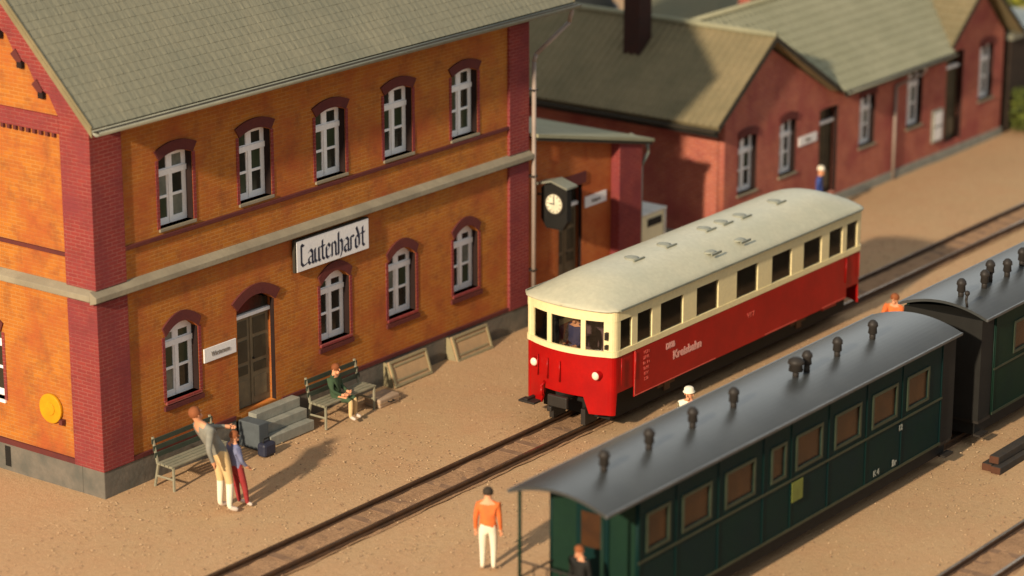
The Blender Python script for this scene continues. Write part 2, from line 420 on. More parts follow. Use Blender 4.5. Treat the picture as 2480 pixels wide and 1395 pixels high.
    if hat:
        mb = MB(); base = hd + up * .065
        q = Matrix.Translation(base) @ up.to_track_quat('Z', 'Y').to_matrix().to_4x4()
        s_ = MB(); s_.lathe((0, 0, 0), [(.13, 0), (.132, .012), (.108, .02), (.104, .09), (.07, .115), (.0, .118)], 16)
        s_.v = [tuple(q @ Vector(v)) for v in s_.v]; s_.build('hat', M[hat], t, smooth=True)
    t.scale = (scale,) * 3
    return t
STAND = dict(pelvis=(0, 0, .95), waist=(0, 0, 1.10), chest=(0, 0, 1.36), neck=(.01, 0, 1.50), head=(.03, 0, 1.62), crown=(.02, 0, 1.70),
             shl=(0, .19, 1.40), ell=(-.03, .24, 1.12), wrl=(.04, .25, .88), hal=(.06, .25, .79),
             shr=(0, -.19, 1.40), elr=(-.03, -.24, 1.12), wrr=(.04, -.25, .88), har=(.06, -.25, .79),
             hil=(0, .10, .88), knl=(.03, .11, .48), anl=(0, .11, .09), tol=(.15, .13, .04),
             hir=(0, -.10, .88), knr=(.03, -.11, .48), anr=(0, -.11, .09), tor=(.15, -.13, .04))
SIT = dict(STAND, pelvis=(0, 0, .52), waist=(-.02, 0, .68), chest=(-.04, 0, .93), neck=(-.03, 0, 1.07), head=(0, 0, 1.19), crown=(0, 0, 1.27),
           shl=(-.04, .19, .97), ell=(.02, .24, .72), wrl=(.22, .16, .62), hal=(.30, .12, .62),
           shr=(-.04, -.19, .97), elr=(.02, -.24, .72), wrr=(.22, -.16, .62), har=(.30, -.12, .62),
           hil=(.06, .10, .50), knl=(.44, .11, .50), anl=(.44, .11, .09), tol=(.59, .12, .04),
           hir=(.06, -.10, .50), knr=(.44, -.11, .50), anr=(.42, -.11, .09), tor=(.57, -.12, .04))

# ------------------------------------------------------------------ ground and tracks
def ground():
    mb = MB(); vs = []; fs = []
    xs = [-60, -30, -15] + [-8 + .35 * i for i in range(130)] + [40, 46, 55, 80, 140, 300]; ys = [-80, -40, -25] + [-16 + .35 * i for i in range(52)] + [3, 6, 12, 25, 60, 140, 300]
    for y in ys:
        for x in xs:
            z = 0
            if -8 < x < 38 and -16 < y < 2.3:
                z = .035 * noise.noise(Vector((x * .35, y * .35, 0))) + .012 * noise.noise(Vector((x * 1.7, y * 1.7, 3)))
                for yc in (-4.3, -10.07, -13.66):
                    d = abs(y - yc)
                    if d < .9: z = z * max(0, (d - .5) / .4) - .03 * (1 if d < .55 else 0)
            vs.append((x, y, z))
    W = len(xs)
    for j in range(len(ys) - 1):
        for i in range(W - 1): fs.append((j * W + i, j * W + i + 1, (j + 1) * W + i + 1, (j + 1) * W + i))
    tag(mb.add(vs, fs).build('ground', M['sand'], smooth=True), kind='structure')
ground()
def track(yc, x0, x1, label, visible):
    t = empty('railway_track', (x0, yc, 0), label, 'railway track', 'narrow gauge tracks in the sandy yard')
    mb = MB(); L = x1 - x0; vs = []; fs = []; n = int(L / .25)
    for i in range(n + 1):
        for q in (-.46, -.30, -.1, .1, .30, .46):
            vs.append((L * i / n, q + (random.uniform(-.02, .02)), (-.012 if abs(q) > .4 else .018) + random.uniform(-.012, .012)))
    for i in range(n):
        for k in range(5): fs.append((i * 6 + k, i * 6 + k + 1, i * 6 + k + 7, i * 6 + k + 6))
    tag(mb.add(vs, fs).build('ballast', M['ballast'], t), kind='stuff')
    for s in (-1, 1):
        y = s * .355
        r = MB().prism([(y - .055, .0), (y + .055, .0), (y + .055, .02), (y + .012, .035), (y + .012, .075), (y + .032, .085), (y + .032, .112), (y - .032, .112), (y - .032, .085), (y - .012, .075), (y - .012, .035), (y - .055, .02)], 0, 0, L).build('rail', M['rust'], t)
        MB().box(0, L, y - .024, y + .024, .1125, .117).build('rail_head', M['railtop'], r)
    src = MB().box(-.09, .09, -.325, .325, -.05, .020).build('sleeper', M['sleeper'], t, bevel=.01)
    k = 0; x = .3; first = True
    while x < L:
        if x0 + x > visible[0] and x0 + x < visible[1]:
            o = src if first else src.copy()
            if not first: COL.objects.link(o); o.parent = t
            o.location = (x, random.uniform(-.02, .02), random.uniform(-.012, .004)); o.rotation_euler.z = random.uniform(-.03, .03); first = False
        x += .52
    return t
track(-4.3, -14, 60, 'track running past the station, under the red and cream railcar', (-3, 34))
track(-10.07, -14, 60, 'track under the dark green carriages, mostly hidden by them', (-3, 20))
track(-13.68, -14, 60, 'track crossing the lower right corner of the sandy yard', (2, 12))

# ------------------------------------------------------------------ station building
ST = empty('station_building', (0, 0, 0), 'two storey orange brick station building with grey tiled roof and arched windows', 'station building')
SX, SD = 12.2, 7.0      # length, depth
def arch_poly(xc, z0, w, h, rise, n=8, grow=0):
    """window opening outline with segmental top"""
    hw = w / 2 + grow; zt = z0 + h - rise
    pts = [(xc - hw, z0 - grow), (xc + hw, z0 - grow), (xc + hw, zt)]
    if rise > 0:
        for i in range(1, n): 
            a = i / n; x = xc + hw - 2 * hw * a; pts.append((x, zt + (rise + grow) * (1 - (2 * a - 1) ** 2)))
    pts.append((xc - hw, zt)); return pts
UP = [(2.03, 4.50, .84, 1.32), (4.08, 4.50, .84, 1.32), (6.16, 4.48, .84, 1.32), (8.14, 4.48, .84, 1.36), (10.2, 4.46, .82, 1.36)]
LO = [(2.03, 1.33, .84, 1.40), (6.20, 1.30, .84, 1.36), (8.20, 1.28, .84, 1.36), (10.22, 1.27, .80, 1.36)]
DOOR = (3.98, .58, 1.02, 2.16)
holesF = [arch_poly(x, z, w_, h, .10) for x, z, w_, h in UP] + [arch_poly(x, z, w_, h, .20) for x, z, w_, h in LO] + [arch_poly(*DOOR, .20)]
panel('front_wall', [(.0, .45), (SX, .45), (SX, 6.75), (.0, 6.75)], holesF, .22, M['orange'], ST, lambda u, v, w_: (u, w_, v))
# gable wall towards the camera side (faces -X)
GL = [(2.82, 1.32, .84, 1.40), (2.82, 4.50, .84, 1.32), (5.0, 1.32, .84, 1.40), (5.0, 4.5, .84, 1.32)]
holesG = [arch_poly(x, z, w_, h, .14) for x, z, w_, h in GL]
ry, rz_ = SD / 2, 6.72 + (SD / 2 + .45)
panel('gable_wall', [(.223, .45), (SD - .003, .45), (SD - .003, 6.7), (ry, 6.7 + ry - .15), (.223, 6.75)], holesG, .22, M['orange'], ST, lambda u, v, w_: (w_, u, v))
panel('far_gable_wall', [(.223, .45), (SD - .003, .45), (SD - .003, 6.7), (ry, 6.7 + ry - .15), (.223, 6.75)], [], .22, M['orange'], ST, lambda u, v, w_: (SX - .22 + w_ - .002, u, v))
MB().box(.003, SX - .003, SD - .2, SD, .45, 6.75).build('back_wall', M['orange'], ST)
MB().box(.3, SX - .3, .5, SD - .3, .3, 6.5).build('interior_core', M['black'], ST)
# plinth, band, corner piers, string courses
mb = MB()
mb.box(-.03, 3.36, -.03, .5, -.1, .50); mb.box(4.60, SX + .06, -.03, .5, -.1, .50); mb.box(3.36, 4.60, .10, .5, -.1, .50)
mb.box(-.03, .5, .503, SD, -.1, .50); mb.box(SX - .4, SX + .06, .503, SD, -.1, .5)
mb.build('plinth', M['plinth'], ST, bevel=.015)
MB().box(-.036, -.0305, 2.30, 2.44, .08, .46).build('air_slot', M['black'], ST)
def pier(x0, x1, y0, y1, z0, z1, name='corner_pier'):
    return MB().box(x0, x1, y0, y1, z0, z1).build(name, M['redtrim'], ST, bevel=.008)
for z0, z1 in ((.503, 3.54), (3.78, 6.42)):
    MB().add([(-.05, -.05, z0), (.70, -.05, z0), (.70, .01, z0), (.01, .01, z0), (.01, .66, z0), (-.05, .66, z0),
              (-.05, -.05, z1), (.70, -.05, z1), (.70, .01, z1), (.01, .01, z1), (.01, .66, z1), (-.05, .66, z1)],
             [(0, 1, 7, 6), (1, 2, 8, 7), (2, 3, 9, 8), (3, 4, 10, 9), (4, 5, 11, 10), (5, 0, 6, 11), (0, 5, 4, 3, 2, 1), (6, 7, 8, 9, 10, 11)]).build('corner_pier', M['redtrim'], ST, bevel=.008)
    pier(11.60, SX + .06, -.06, .4, z0, z1)
# frieze under the eave, thin
MB().box(.705, 11.595, -.03, .0, 6.42, 6.72).build('eave_frieze', M['orange'], ST)
MB().box(-.05, .70, -.05, .0, 6.425, 6.72).build('pier_head', M['redtrim'], ST); MB().prism([(.003, 6.425), (.662, 6.425), (.662, 7.3), (.003, 6.72)], 0, -.05, -.0).build('pier_head', M['redtrim'], ST); MB().box(11.60, SX + .06, -.06, .0, 6.425, 6.72).build('pier_head', M['redtrim'], ST)
# stone band with sloping top
bandp = [(0, 3.55), (-.16, 3.60), (-.16, 3.70), (0, 3.79)]
MB().prism(bandp, 0, -.16, SX + .10).build('stone_band', M['band'], ST, bevel=.01)
MB().prism([(0, 3.55), (-.16, 3.60), (-.16, 3.70), (0, 3.79)], 1, .003, SD).build('stone_band', M['band'], ST, bevel=.01)
# string courses
def string(z, x0, x1, t=.055, mat='darktrim'):
    return MB().box(x0, x1, -t, .0, z - .035, z + .035).build('string_course', M[mat], ST, bevel=.006)
string(4.36, .703, 11.597)
MB().box(-.05, .0, .66, SD, 4.27, 4.34).build('string_course', M['darktrim'], ST, bevel=.006)
for a, b in ((.703, 3.34), (4.62, 11.597)): MB().box(a, b, -.045, .0, .503, .575).build('string_course', M['darktrim'], ST)
MB().box(-.045, .0, .663, SD, .503, .60).build('string_course', M['darktrim'], ST)
# gable decoration: red band with dentils, stepped verge frieze
MB().box(-.052, .0, .665, SD, 6.42, 6.72).build('gable_band', M['redtrim'], ST)
dm = None; y = .80
while y < 2.9:
    if dm is None: o = dm = MB().box(-.058, .0, -.035, .035, 6.345, 6.418).build('dentil', M['darktrim'], ST)
    else: o = dm.copy(); COL.objects.link(o)
    o.location = (0, y, 0); y += .155
mbv = MB()
pts_out = [(.0, 6.42), (.01, 6.72), (ry, 6.7 + ry - .2)]
inner = [(ry, 9.1)]
stepn = 5; yy = 2.9; 
low = []
for i in range(6):
    y0 = .66 + .48 * i; z0 = 6.725 + .46 * i
    low += [(y0, z0), (y0 + .20, z0 + .34)]
low = [p for p in low if p[0] < ry]
poly = [(.003, 6.724), (.04, 6.76), (ry, 6.7 + ry - .17)] + [(ry, low[-1][1] + .2)] + low[::-1]
mbv.prism(poly, 0, -.052, .0).build('verge_frieze', M['redtrim'], ST)
for i in range(1, 6):
    y0 = .66 + .48 * i; z0 = 6.725 + .46 * i
    if y0 > 3.2: break
    MB().prism([(y0 + .10, z0 + .02), (y0 - .10, z0 - .16), (y0 - .16, z0 - .06), (y0 - .02, z0 + .12)], 0, -.075, -.0).build('corbel', M['darktrim'], ST); MB().box(-.085, -.0, y0 - .17, y0 - .05, z0 - .20, z0 - .10).build('corbel_hole_shade', M['reveal'], ST)  # dark boxes painted as the shade of holes by the corbels
# roof
rise = 1.0
e0 = (-.40, -.50, 6.74); L = SX + 1.38
slope('roof_slope', M['roof'], ST, e0, (1, 0, 0), (0, 1, 1), L, (ry + .5) * math.sqrt(2), row=.17, col=.17, amp=.0022, lift=.0075)
slope('roof_slope', M['roof'], ST, (-.40, SD + .5, 6.74), (1, 0, 0), (0, -1, 1), L, (ry + .5) * math.sqrt(2) - .02, row=.3, col=.3, amp=.007, lift=.022)
for sgn, yb in ((1, -.5), (-1, SD + .5)):
    for xa in (-.425, -.40 + L):
        mv = MB(); p0 = Vector((xa, yb, 6.74 - .02)); d = Vector((0, sgn, 1)); H_ = ry + .5
        mv.add([p0, p0 + Vector((.025, 0, 0)), p0 + Vector((.025, 0, .06)), p0 + Vector((0, 0, .06)), p0 + d * H_, p0 + d * H_ + Vector((.025, 0, 0)), p0 + d * H_ + Vector((.025, 0, .06)), p0 + d * H_ + Vector((0, 0, .06)),
                ], [(0, 1, 2, 3), (7, 6, 5, 4), (0, 4, 5, 1), (1, 5, 6, 2), (2, 6, 7, 3), (3, 7, 4, 0)])
        a0 = p0 - Vector((0, 0, .13))
        mv.add([a0, a0 + Vector((.025, 0, 0)), a0 + Vector((.025, 0, .12)), a0 + Vector((0, 0, .12)), a0 + d * H_, a0 + d * H_ + Vector((.025, 0, 0)), a0 + d * H_ + Vector((.025, 0, .12)), a0 + d * H_ + Vector((0, 0, .12))],
               [(0, 1, 2, 3), (7, 6, 5, 4), (0, 4, 5, 1), (1, 5, 6, 2), (2, 6, 7, 3), (3, 7, 4, 0)])
        tag(mv.build('verge_board', M['roof2'], ST))
MB().tube((-.40, ry, 6.74 + ry + .5 + .03), (-.4 + L, ry, 6.74 + ry + .5 + .03), .1).build('ridge_tiles', M['roof'], ST, smooth=True)
def gutter(parent, p0, p1, r=.075, name='gutter', mat='gutter'):
    p0, p1 = Vector(p0), Vector(p1); d = (p1 - p0).normalized(); side = d.cross(Vector((0, 0, 1)))
    vs = []; fs = []; n = 8
    for p in (p0, p1):
        for rr in (r, r - .012):
            for i in range(n + 1):
                a = PI * i / n; vs.append(p + side * rr * math.cos(a) - Vector((0, 0, 1)) * rr * math.sin(a))
    k = n + 1
    for i in range(n):
        fs.append((i, i + 1, 2 * k + i + 1, 2 * k + i)); fs.append((k + i + 1, k + i, 3 * k + i, 3 * k + i + 1))
        fs.append((i + 1, i, k + i, k + i + 1)); fs.append((2 * k + i, 2 * k + i + 1, 3 * k + i + 1, 3 * k + i))
    fs += [(0, k, 3 * k, 2 * k), (n, 2 * k + n, 3 * k + n, k + n)]
    mb = MB().add(vs, fs)
    g_ = mb.build(name, M[mat], parent, smooth=True)
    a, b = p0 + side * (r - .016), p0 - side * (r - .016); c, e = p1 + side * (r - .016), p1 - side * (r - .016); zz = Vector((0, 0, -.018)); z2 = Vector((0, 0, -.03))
    MB().add([a + zz, b + zz, e + zz, c + zz, a + z2, b + z2, e + z2, c + z2], [(0, 1, 2, 3), (7, 6, 5, 4), (0, 4, 5, 1), (1, 5, 6, 2), (2, 6, 7, 3), (3, 7, 4, 0)]).build('gutter_shade', M['darkwood'], g_)  # dark strip stands in for the shade inside the gutter
    return g_
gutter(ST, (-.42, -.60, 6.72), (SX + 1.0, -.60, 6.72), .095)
MB().box(-.05, SX + .96, -.49, -.47, 6.60, 6.70).build('fascia_board', M['darkwood'], ST)
MB().box(-.05, SX + .96, -.465, -.062, 6.63, 6.66).build('soffit', M['darkwood'], ST)
MB().path([(13.02, -.58, 6.66), (13.02, -.50, 6.35), (12.40, -.13, 5.75), (12.34, -.12, 5.6), (12.34, -.12, .35), (12.34, -.25, .18)], .045, mi=0).build('downpipe', M['pipe'], ST, smooth=True)
for z in (1.2, 3.2, 5.0): MB().box(12.27, 12.42, -.16, -.0, z, z + .04).build('pipe_clamp', M['iron'], ST)

def window(parent, xc, z0, w_, h, rise, wall='front', yw=0.0, sill='white', depth=.15, ears=.07, arch=True, trim='darktrim', jamb=True, sides=None):
    """six pane casement window set back in its opening; wall 'front' faces -Y, 'gable' faces -X"""
    if wall == 'front': T = lambda u, v, d: (u, yw + d, v)
    else: T = lambda u, v, d: (yw + d, u, v)
    hw = w_ / 2; f = .085
    trz = z0 + h * .70; mull = .068
    # openings in frame: top lights 2, casement 2x2
    opens = []
    inx = [(xc - hw + f + .012, xc - mull), (xc + mull, xc + hw - f - .012)]
    gb = .022; midz = (z0 + f + .03 + trz - .04) / 2
    for a, b in inx:
        opens.append((a, b, z0 + f + .03, midz - gb)); opens.append((a, b, midz + gb, trz - .055))
        opens.append((a, b, trz + .075, z0 + h - rise - .01))
    holes = [[(a, c), (b, c), (b, d), (a, d)] for a, b, c, d in opens]
    win = panel('window', [(p[0] , p[1]) for p in arch_poly(xc, z0, w_ - .006, h, rise)], holes, .05, M['white'], parent, lambda u, v, w: T(u, v, depth + w))
    # proud casement stiles and transom
    mb = MB()
    def bx(a, b, c, d, y0, y1):
        p = T(a, c, y0); q = T(b, d, y1); mb.box(min(p[0], q[0]), max(p[0], q[0]), min(p[1], q[1]), max(p[1], q[1]), min(p[2], q[2]), max(p[2], q[2]))
    bx(xc - hw + .01, xc + hw - .01, trz - .04, trz + .06, depth - .025, depth - .001)
    bx(xc - .04, xc + .04, z0 + .02, trz - .035, depth - .018, depth - .002)
    mb.build('transom', M['white'], win)
    for a, b, c, d in opens:
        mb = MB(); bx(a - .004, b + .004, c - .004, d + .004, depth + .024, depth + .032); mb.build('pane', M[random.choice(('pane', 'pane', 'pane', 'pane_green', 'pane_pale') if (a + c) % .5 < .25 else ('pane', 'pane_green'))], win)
    mb = MB(); bx(xc - hw - .04, xc + hw + .04, z0 - .055, z0 + .0, -.04, depth - .003); mb.build('sill', M[sill], win, bevel=.006)
    # near-black lining on one reveal, its shade put into the colour
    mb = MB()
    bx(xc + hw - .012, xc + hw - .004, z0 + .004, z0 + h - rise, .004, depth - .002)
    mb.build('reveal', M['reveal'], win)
    if arch:
        n = 14; th = .17; vs = []; fs = []; W = hw + ears
        for i in range(n + 1):
            a = 2 * i / n - 1
            zi = z0 + h - rise + rise * (1 - a * a) + .004; x_in = xc + a * hw; x_out = xc + a * W; zo = z0 + h - rise + (rise + .02) * (1 - (a) ** 2) + th
            for dd in (-.035, .0):
                vs.append(T(x_in, zi, dd)); vs.append(T(x_out, zo, dd))
        for i in range(n):
            b = i * 4; fs += [(b, b + 1, b + 5, b + 4), (b + 2, b + 6, b + 7, b + 3), (b + 1, b + 3, b + 7, b + 5), (b, b + 4, b + 6, b + 2)]
        fs += [(0, 2, 3, 1), (n * 4, n * 4 + 1, n * 4 + 3, n * 4 + 2)]
        MB().add(vs, fs).build('window_arch', M[trim], parent)
    if jamb:
        for s in (-1, 1):
            mb = MB()
            a, b = sorted((xc + s * (hw + .004), xc + s * (hw + .075)))
            bx(a, b, z0 - .0, z0 + h - rise - .0, -.012, .0); mb.build('jamb', M['redtrim'], parent)
    return win
for x, z, w_, h in UP: window(ST, x, z, w_, h, .10, ears=.11, sill='band')
for x, z, w_, h in LO: window(ST, x, z, w_, h, .20, ears=.07, sill='redtrim')
for x, z, w_, h in GL: window(ST, x, z, w_, h, .14, wall='gable')
# red sill courses under the lower windows
for x, z, w_, h in LO: MB().box(x - .5, x + .5, -.045, .0, z - .16, z - .075).build('sill_course', M['darktrim'], ST)
for x, z, w_, h in UP: pass
# door
def door(parent, xc, z0, w_, h, rise, yw=0, depth=.16, dark=False, arch=True):
    hw = w_ / 2; dt = z0 + h * .80
    d = MB().box(xc - hw + .003, xc + hw - .003, yw + depth, yw + depth + .05, z0, dt).build('door', M['doorwood' if not dark else 'doordark'], parent, bevel=.004)
    MB().box(xc - .015, xc + .015, yw + depth - .02, yw + depth - .001, z0 + .02, dt - .02).build('door_post', M['doorwood'], d)
    for s in (-1, 1):
        a, b = sorted((xc + s * .08, xc + s * (hw - .09)))
        for c, e in ((.08, .30), (.36, .46), (.50, .74), (.78, .96)):
            MB().box(a, b, yw + depth - .012, yw + depth - .001, z0 + (dt - z0) * c, z0 + (dt - z0) * e).build('door_panel', M['doordark'] if c > .3 else M['doorwood'], d, bevel=.004)
    MB().tube((xc + .05, yw + depth - .02, z0 + .9), (xc + .05, yw + depth - .06, z0 + .9), .02).build('handle', M['iron'], d)
    MB().box(xc - hw + .003, xc + hw - .003, yw + depth - .06, yw + depth + .05, dt + .003, dt + .07).build('door_transom', M['white'], parent, bevel=.006)
    fan = MB().prism([(xc - hw + .003, dt + .072), (xc + hw - .003, dt + .072), (xc + hw - .003, z0 + h - rise), (xc, z0 + h - .003), (xc - hw + .003, z0 + h - rise)], 1, yw + depth + .005, yw + depth + .02).build('fanlight', M['pane'], parent)
    if arch:
        n = 14; th = .20; vs = []; fs = []; W = hw + .14
        for i in range(n + 1):
            a = 2 * i / n - 1
            zi = z0 + h - rise + rise * (1 - a * a) + .004; zo = z0 + h - rise - .04 + (rise + .04) * (1 - a * a) + th
            for dd in (yw - .04, yw + .0): vs += [(xc + a * hw, dd, zi), (xc + a * W, dd, zo)]
        for i in range(n):
            b = i * 4; fs += [(b, b + 1, b + 5, b + 4), (b + 2, b + 6, b + 7, b + 3), (b + 1, b + 3, b + 7, b + 5), (b, b + 4, b + 6, b + 2)]
        fs += [(0, 2, 3, 1), (n * 4, n * 4 + 1, n * 4 + 3, n * 4 + 2)]
        MB().add(vs, fs).build('door_arch', M['darktrim'], parent)
    MB().box(xc + hw - .012, xc + hw - .004, yw + .004, yw + depth - .062, z0, z0 + h - rise).build('door_reveal', M['reveal'], parent)  # near-black strip, shade of the door reveal in its colour
    return d
door(ST, *DOOR, .20)
# entrance steps
stp = empty('entrance_steps', (4.0, -.05, 0), 'grey stone steps with blue grey cheek below the station door', 'steps')
for i in range(3):
    MB().box(-.35, .86, -.03 - .17 * (3 - i), -.0, .0 + .19 * i + (0.003 if i else 0), .19 * (i + 1)).build('step', M['step'], stp, bevel=.012)
MB().box(-.62, -.355, -.50, .0, 0, .50).build('cheek_wall', M['slate'], stp, bevel=.015)

# ------------------------------------------------------------------ signs on the station
sg = empty('station_sign', (6.05, -.10, 3.20), 'large white station name board below the stone band', 'sign')
MB().box(-1.07, 1.035, .0, .06, -.295, .325).build('board_back_shadow', M['darkwood'], sg)  # dark back board, set off left and up as the sign's shadow
MB().box(-1.03, 1.03, -.014, -.002, -.29, .30).build('board', M['signw'], sg, bevel=.004)
GL_ = {
 'L': (.42, [(0, .95, 0, .12), (0, .12, .12, 0), (.12, 0, .38, .08), (0, .95, .16, .86)]),
 'a': (.42, [(.05, .54, .18, .62), (.18, .62, .3, .5), (.3, .5, .3, .06), (.3, .06, .38, 0), (.3, .34, .08, .28), (.07, .28, .05, .1), (.05, .1, .15, 0), (.15, 0, .3, .1)]),
 'u': (.43, [(.05, .6, .05, .1), (.05, .1, .15, 0), (.15, 0, .3, .12), (.3, .6, .3, .06), (.3, .06, .38, 0)]),
 't': (.32, [(.12, .86, .12, .1), (.12, .1, .24, 0), (0, .6, .26, .6)]),
 'e': (.38, [(.05, .5, .05, .1), (.05, .5, .18, .62), (.18, .62, .3, .48), (.3, .48, .07, .3), (.05, .1, .16, 0), (.16, 0, .3, .08)]),
 'n': (.43, [(.06, .6, .06, 0), (.06, .5, .2, .62), (.2, .62, .3, .52), (.3, .52, .3, .06), (.3, .06, .38, 0)]),
 'h': (.42, [(.06, .96, .06, 0), (.06, .5, .2, .62), (.2, .62, .3, .5), (.3, .5, .3, .1), (.3, .1, .2, -.12)]),
 'r': (.32, [(.06, .6, .06, 0), (.06, .5, .16, .62), (.16, .62, .26, .55)]),
 'd': (.42, [(.12, .92, .3, .5), (.3, .5, .3, .1), (.3, .1, .17, 0), (.17, 0, .05, .1), (.05, .1, .05, .45), (.05, .45, .17, .58), (.17, .58, .3, .45)])}
word = 'Lautenhardt'; tw = sum(GL_[ch][0] for ch in word); gs = 1.84 / tw; gh = .44; px = -.92; k_ = 0
for ch in word:                       # broken-pen letters, one mesh each
    mb = MB()
    for (x0, y0, x1, y1) in GL_[ch][1]:
        k_ += 1; nx, ny = .052, .040; d_ = -.0165 - .0004 * (k_ % 9)
        q = [(x0 - nx, y0 - ny), (x0 + nx, y0 + ny), (x1 + nx, y1 + ny), (x1 - nx, y1 - ny)]
        mb.prism([(px + (a + .03) * gs, -.20 + b * gh) for a, b in q], 1, d_, -.0145)
    mb.build('letter', M['signt'], sg); px += GL_[ch][0] * gs
def small_sign(x, y, z, w_, h, label, txt, loc_parent=None, tsize=.12):
    s_ = empty('door_sign', (x, y, z), label, 'sign')
    MB().box(-w_ / 2, w_ / 2, -.03, -.002, -h / 2, h / 2).build('board', M['signw'], s_, bevel=.004)
    text('lettering', txt, tsize, M['signg'], s_, face_front(0, -.036, 0), depth=.003, bold=.003, sx=.85)
    return s_
small_sign(2.99, 0, 1.92, .84, .26, 'narrow white sign left of the big station door', 'Warteraum')
yb = empty('wall_plate', (-.01, 1.20, 1.42), 'round yellow disc mounted on the sunlit orange gable wall', 'wall disc')
MB().tube((-.06, 0, 0), (-.0, 0, 0), .27, n=28).build('disc', M['yellow'], yb, bevel=.015)
MB().tube((-.075, 0, 0), (-.0605, 0, 0), .12, n=20).build('disc_boss', M['yellow'], yb, bevel=.01)
MB().box(-.09, -.0, -.32, -.24, -.24, -.15).build('bracket', M['darktrim'], yb)

# ------------------------------------------------------------------ benches, hatches
def bench(x, y, label, L=1.45, back='benchdk'):
    b = empty('bench', (x, y, 0), label, 'bench', 'benches along the station wall')
    for s in (0, L):
        MB().path([(s, -.22, 0), (s, -.22, .44), (s, .16, .46), (s, .26, .92)], .028, n=6).tube((s, .14, .46), (s, .24, .0), .028, n=6).tube((s, -.22, .22), (s, .19, .22), .02, n=6).build('side_frame', M['bench'], b)
    for k in range(4): MB().box(-.05, L + .05, -.24 + .10 * k, -.16 + .10 * k, .452, .482).build('seat_slat', M['bench'], b, bevel=.004)
    for k in range(3):
        yy = .185 + .03 * k; MB().box(-.05, L + .05, yy - .02, yy, .56 + .12 * k, .65 + .12 * k).build('back_slat', M[back], b, bevel=.004)
    return b
bench(.95, -.52, 'grey bench with dark backrest behind the standing man and child', 1.45)
bench(4.98, -.55, 'grey bench against the plinth with a seated person on it', 1.4)
def hatch(x, label):
    h = empty('cellar_hatch', (x, -.10, 0), label, 'hatch', 'slanting cellar hatches at the plinth')
    th = math.atan2(.50, .17)
    def P(u, v, d):   # panel plane leaning against the plinth
        return (u, -.20 + v * math.cos(th) - d * math.sin(th), .0 + v * math.sin(th) + d * math.cos(th))
    def pb(name, u0, u1, v0, v1, d0, d1, mat):
        vs = [P(u, v, d) for d in (d0, d1) for v in (v0, v1) for u in (u0, u1)]
        return MB().add(vs, [(0, 2, 3, 1), (4, 5, 7, 6), (0, 1, 5, 4), (2, 6, 7, 3), (0, 4, 6, 2), (1, 3, 7, 5)]).build(name, mat, h, bevel=.006)
    pb('panel', 0, 1.15, 0, .52, .0, .03, M['board'])
    for (a, b, c, d) in ((0, 1.15, 0, .05), (0, 1.15, .47, .52), (0, .05, .053, .467), (1.10, 1.15, .053, .467)): pb('frame_rail', a, b, c, d, .032, .06, M['boardfr'])
    pb('inner_rail', .12, 1.03, .10, .14, .032, .045, M['boardfr']); pb('inner_rail', .12, 1.03, .38, .42, .032, .045, M['boardfr'])
    MB().add([(0, -.19, 0), (.04, -.19, 0), (.04, .06, 0), (0, .06, 0), (0, -.03, .47), (.04, -.03, .47), (.04, .06, .47), (0, .06, .47)], [(0, 1, 2, 3), (7, 6, 5, 4), (0, 4, 5, 1), (1, 5, 6, 2), (2, 6, 7, 3), (3, 7, 4, 0)]).build('side_cheek', M['boardfr'], h)
    return h
hatch(7.55, 'framed tan cellar hatch leaning at the plinth, nearer the seated person')
hatch(9.52, 'framed tan cellar hatch leaning at the plinth, nearer the railcar')
chn = empty('milk_churn', (12.05, -.45, 0), 'small pale can standing at the far corner of the station', 'can')
MB().lathe((0, 0, 0), [(.13, 0), (.15, .05), (.15, .38), (.09, .5), (.10, .56)], 14).build('can_body', M['booth'], chn, smooth=True)
MB().lathe((0, 0, .562), [(.11, 0), (.11, .03), (.03, .06)], 12).build('lid', M['gutter'], chn, smooth=True)
bag = empty('travel_bag', (3.30, -.80, 0), 'small dark blue bag on the ground beside the entrance steps', 'bag')
MB().box(-.16, .16, -.10, .10, 0, .26).build('bag_body', M['signt'], bag, bevel=.05)
MB().path([(-.09, 0, .25), (-.07, 0, .33), (.07, 0, .33), (.09, 0, .25)], .014, n=6).build('handle', M['black'], bag)
sc_ = empty('suitcase', (6.75, -.66, 0), 'tan suitcase lying on the ground beside the far bench', 'suitcase')
MB().box(-.30, .30, -.20, .20, 0, .18).build('case_body', M['tan'], sc_, bevel=.03, )
MB().box(-.31, .31, -.205, .205, .085, .10).build('case_strap', M['board'], sc_)
MB().path([(-.07, -.2, .10), (-.06, -.26, .10), (.06, -.26, .10), (.07, -.2, .10)], .012, n=6).build('handle', M['black'], sc_)

# ------------------------------------------------------------------ annex between station and right building
AN = empty('annex', (12.3, .06, 0), 'low orange brick annex with lean-to roof between the station and the dark roofed building', 'building')
ax0, ax1, ay = 12.3 - 12.3, 16.28 - 12.3, 0.0
ADOOR = (13.95 - 12.3, .25, .84, 2.36)
def aroof(x): return 4.12 - .217 * x
panel('front_wall', [(0, .3), (ax1 - .85, .3), (ax1 - .85, aroof(ax1 - .85) - .14), (0, aroof(0) - .14)], [arch_poly(*ADOOR, .02)], .2, M['annex'], AN, lambda u, v, w_: (u, w_ + .05, v))
MB().prism([(ax1 - .847, .3), (ax1, .3), (ax1, aroof(ax1) - .14), (ax1 - .847, aroof(ax1 - .847) - .14)], 1, -.17, .35).build('corner_pier', M['redtrim'], AN, bevel=.008)
MB().box(ax1 - .22, ax1 - .003, .352, 4.2, .3, 3.12).build('end_wall', M['redtrim'], AN)
MB().box(.05, ax1 - .3, .4, 4.1, .3, 2.9).build('interior_core', M['black'], AN)
MB().box(0, ax1 + .03, -.07, 4.2, -.1, .297).build('plinth', M['plinth'], AN)
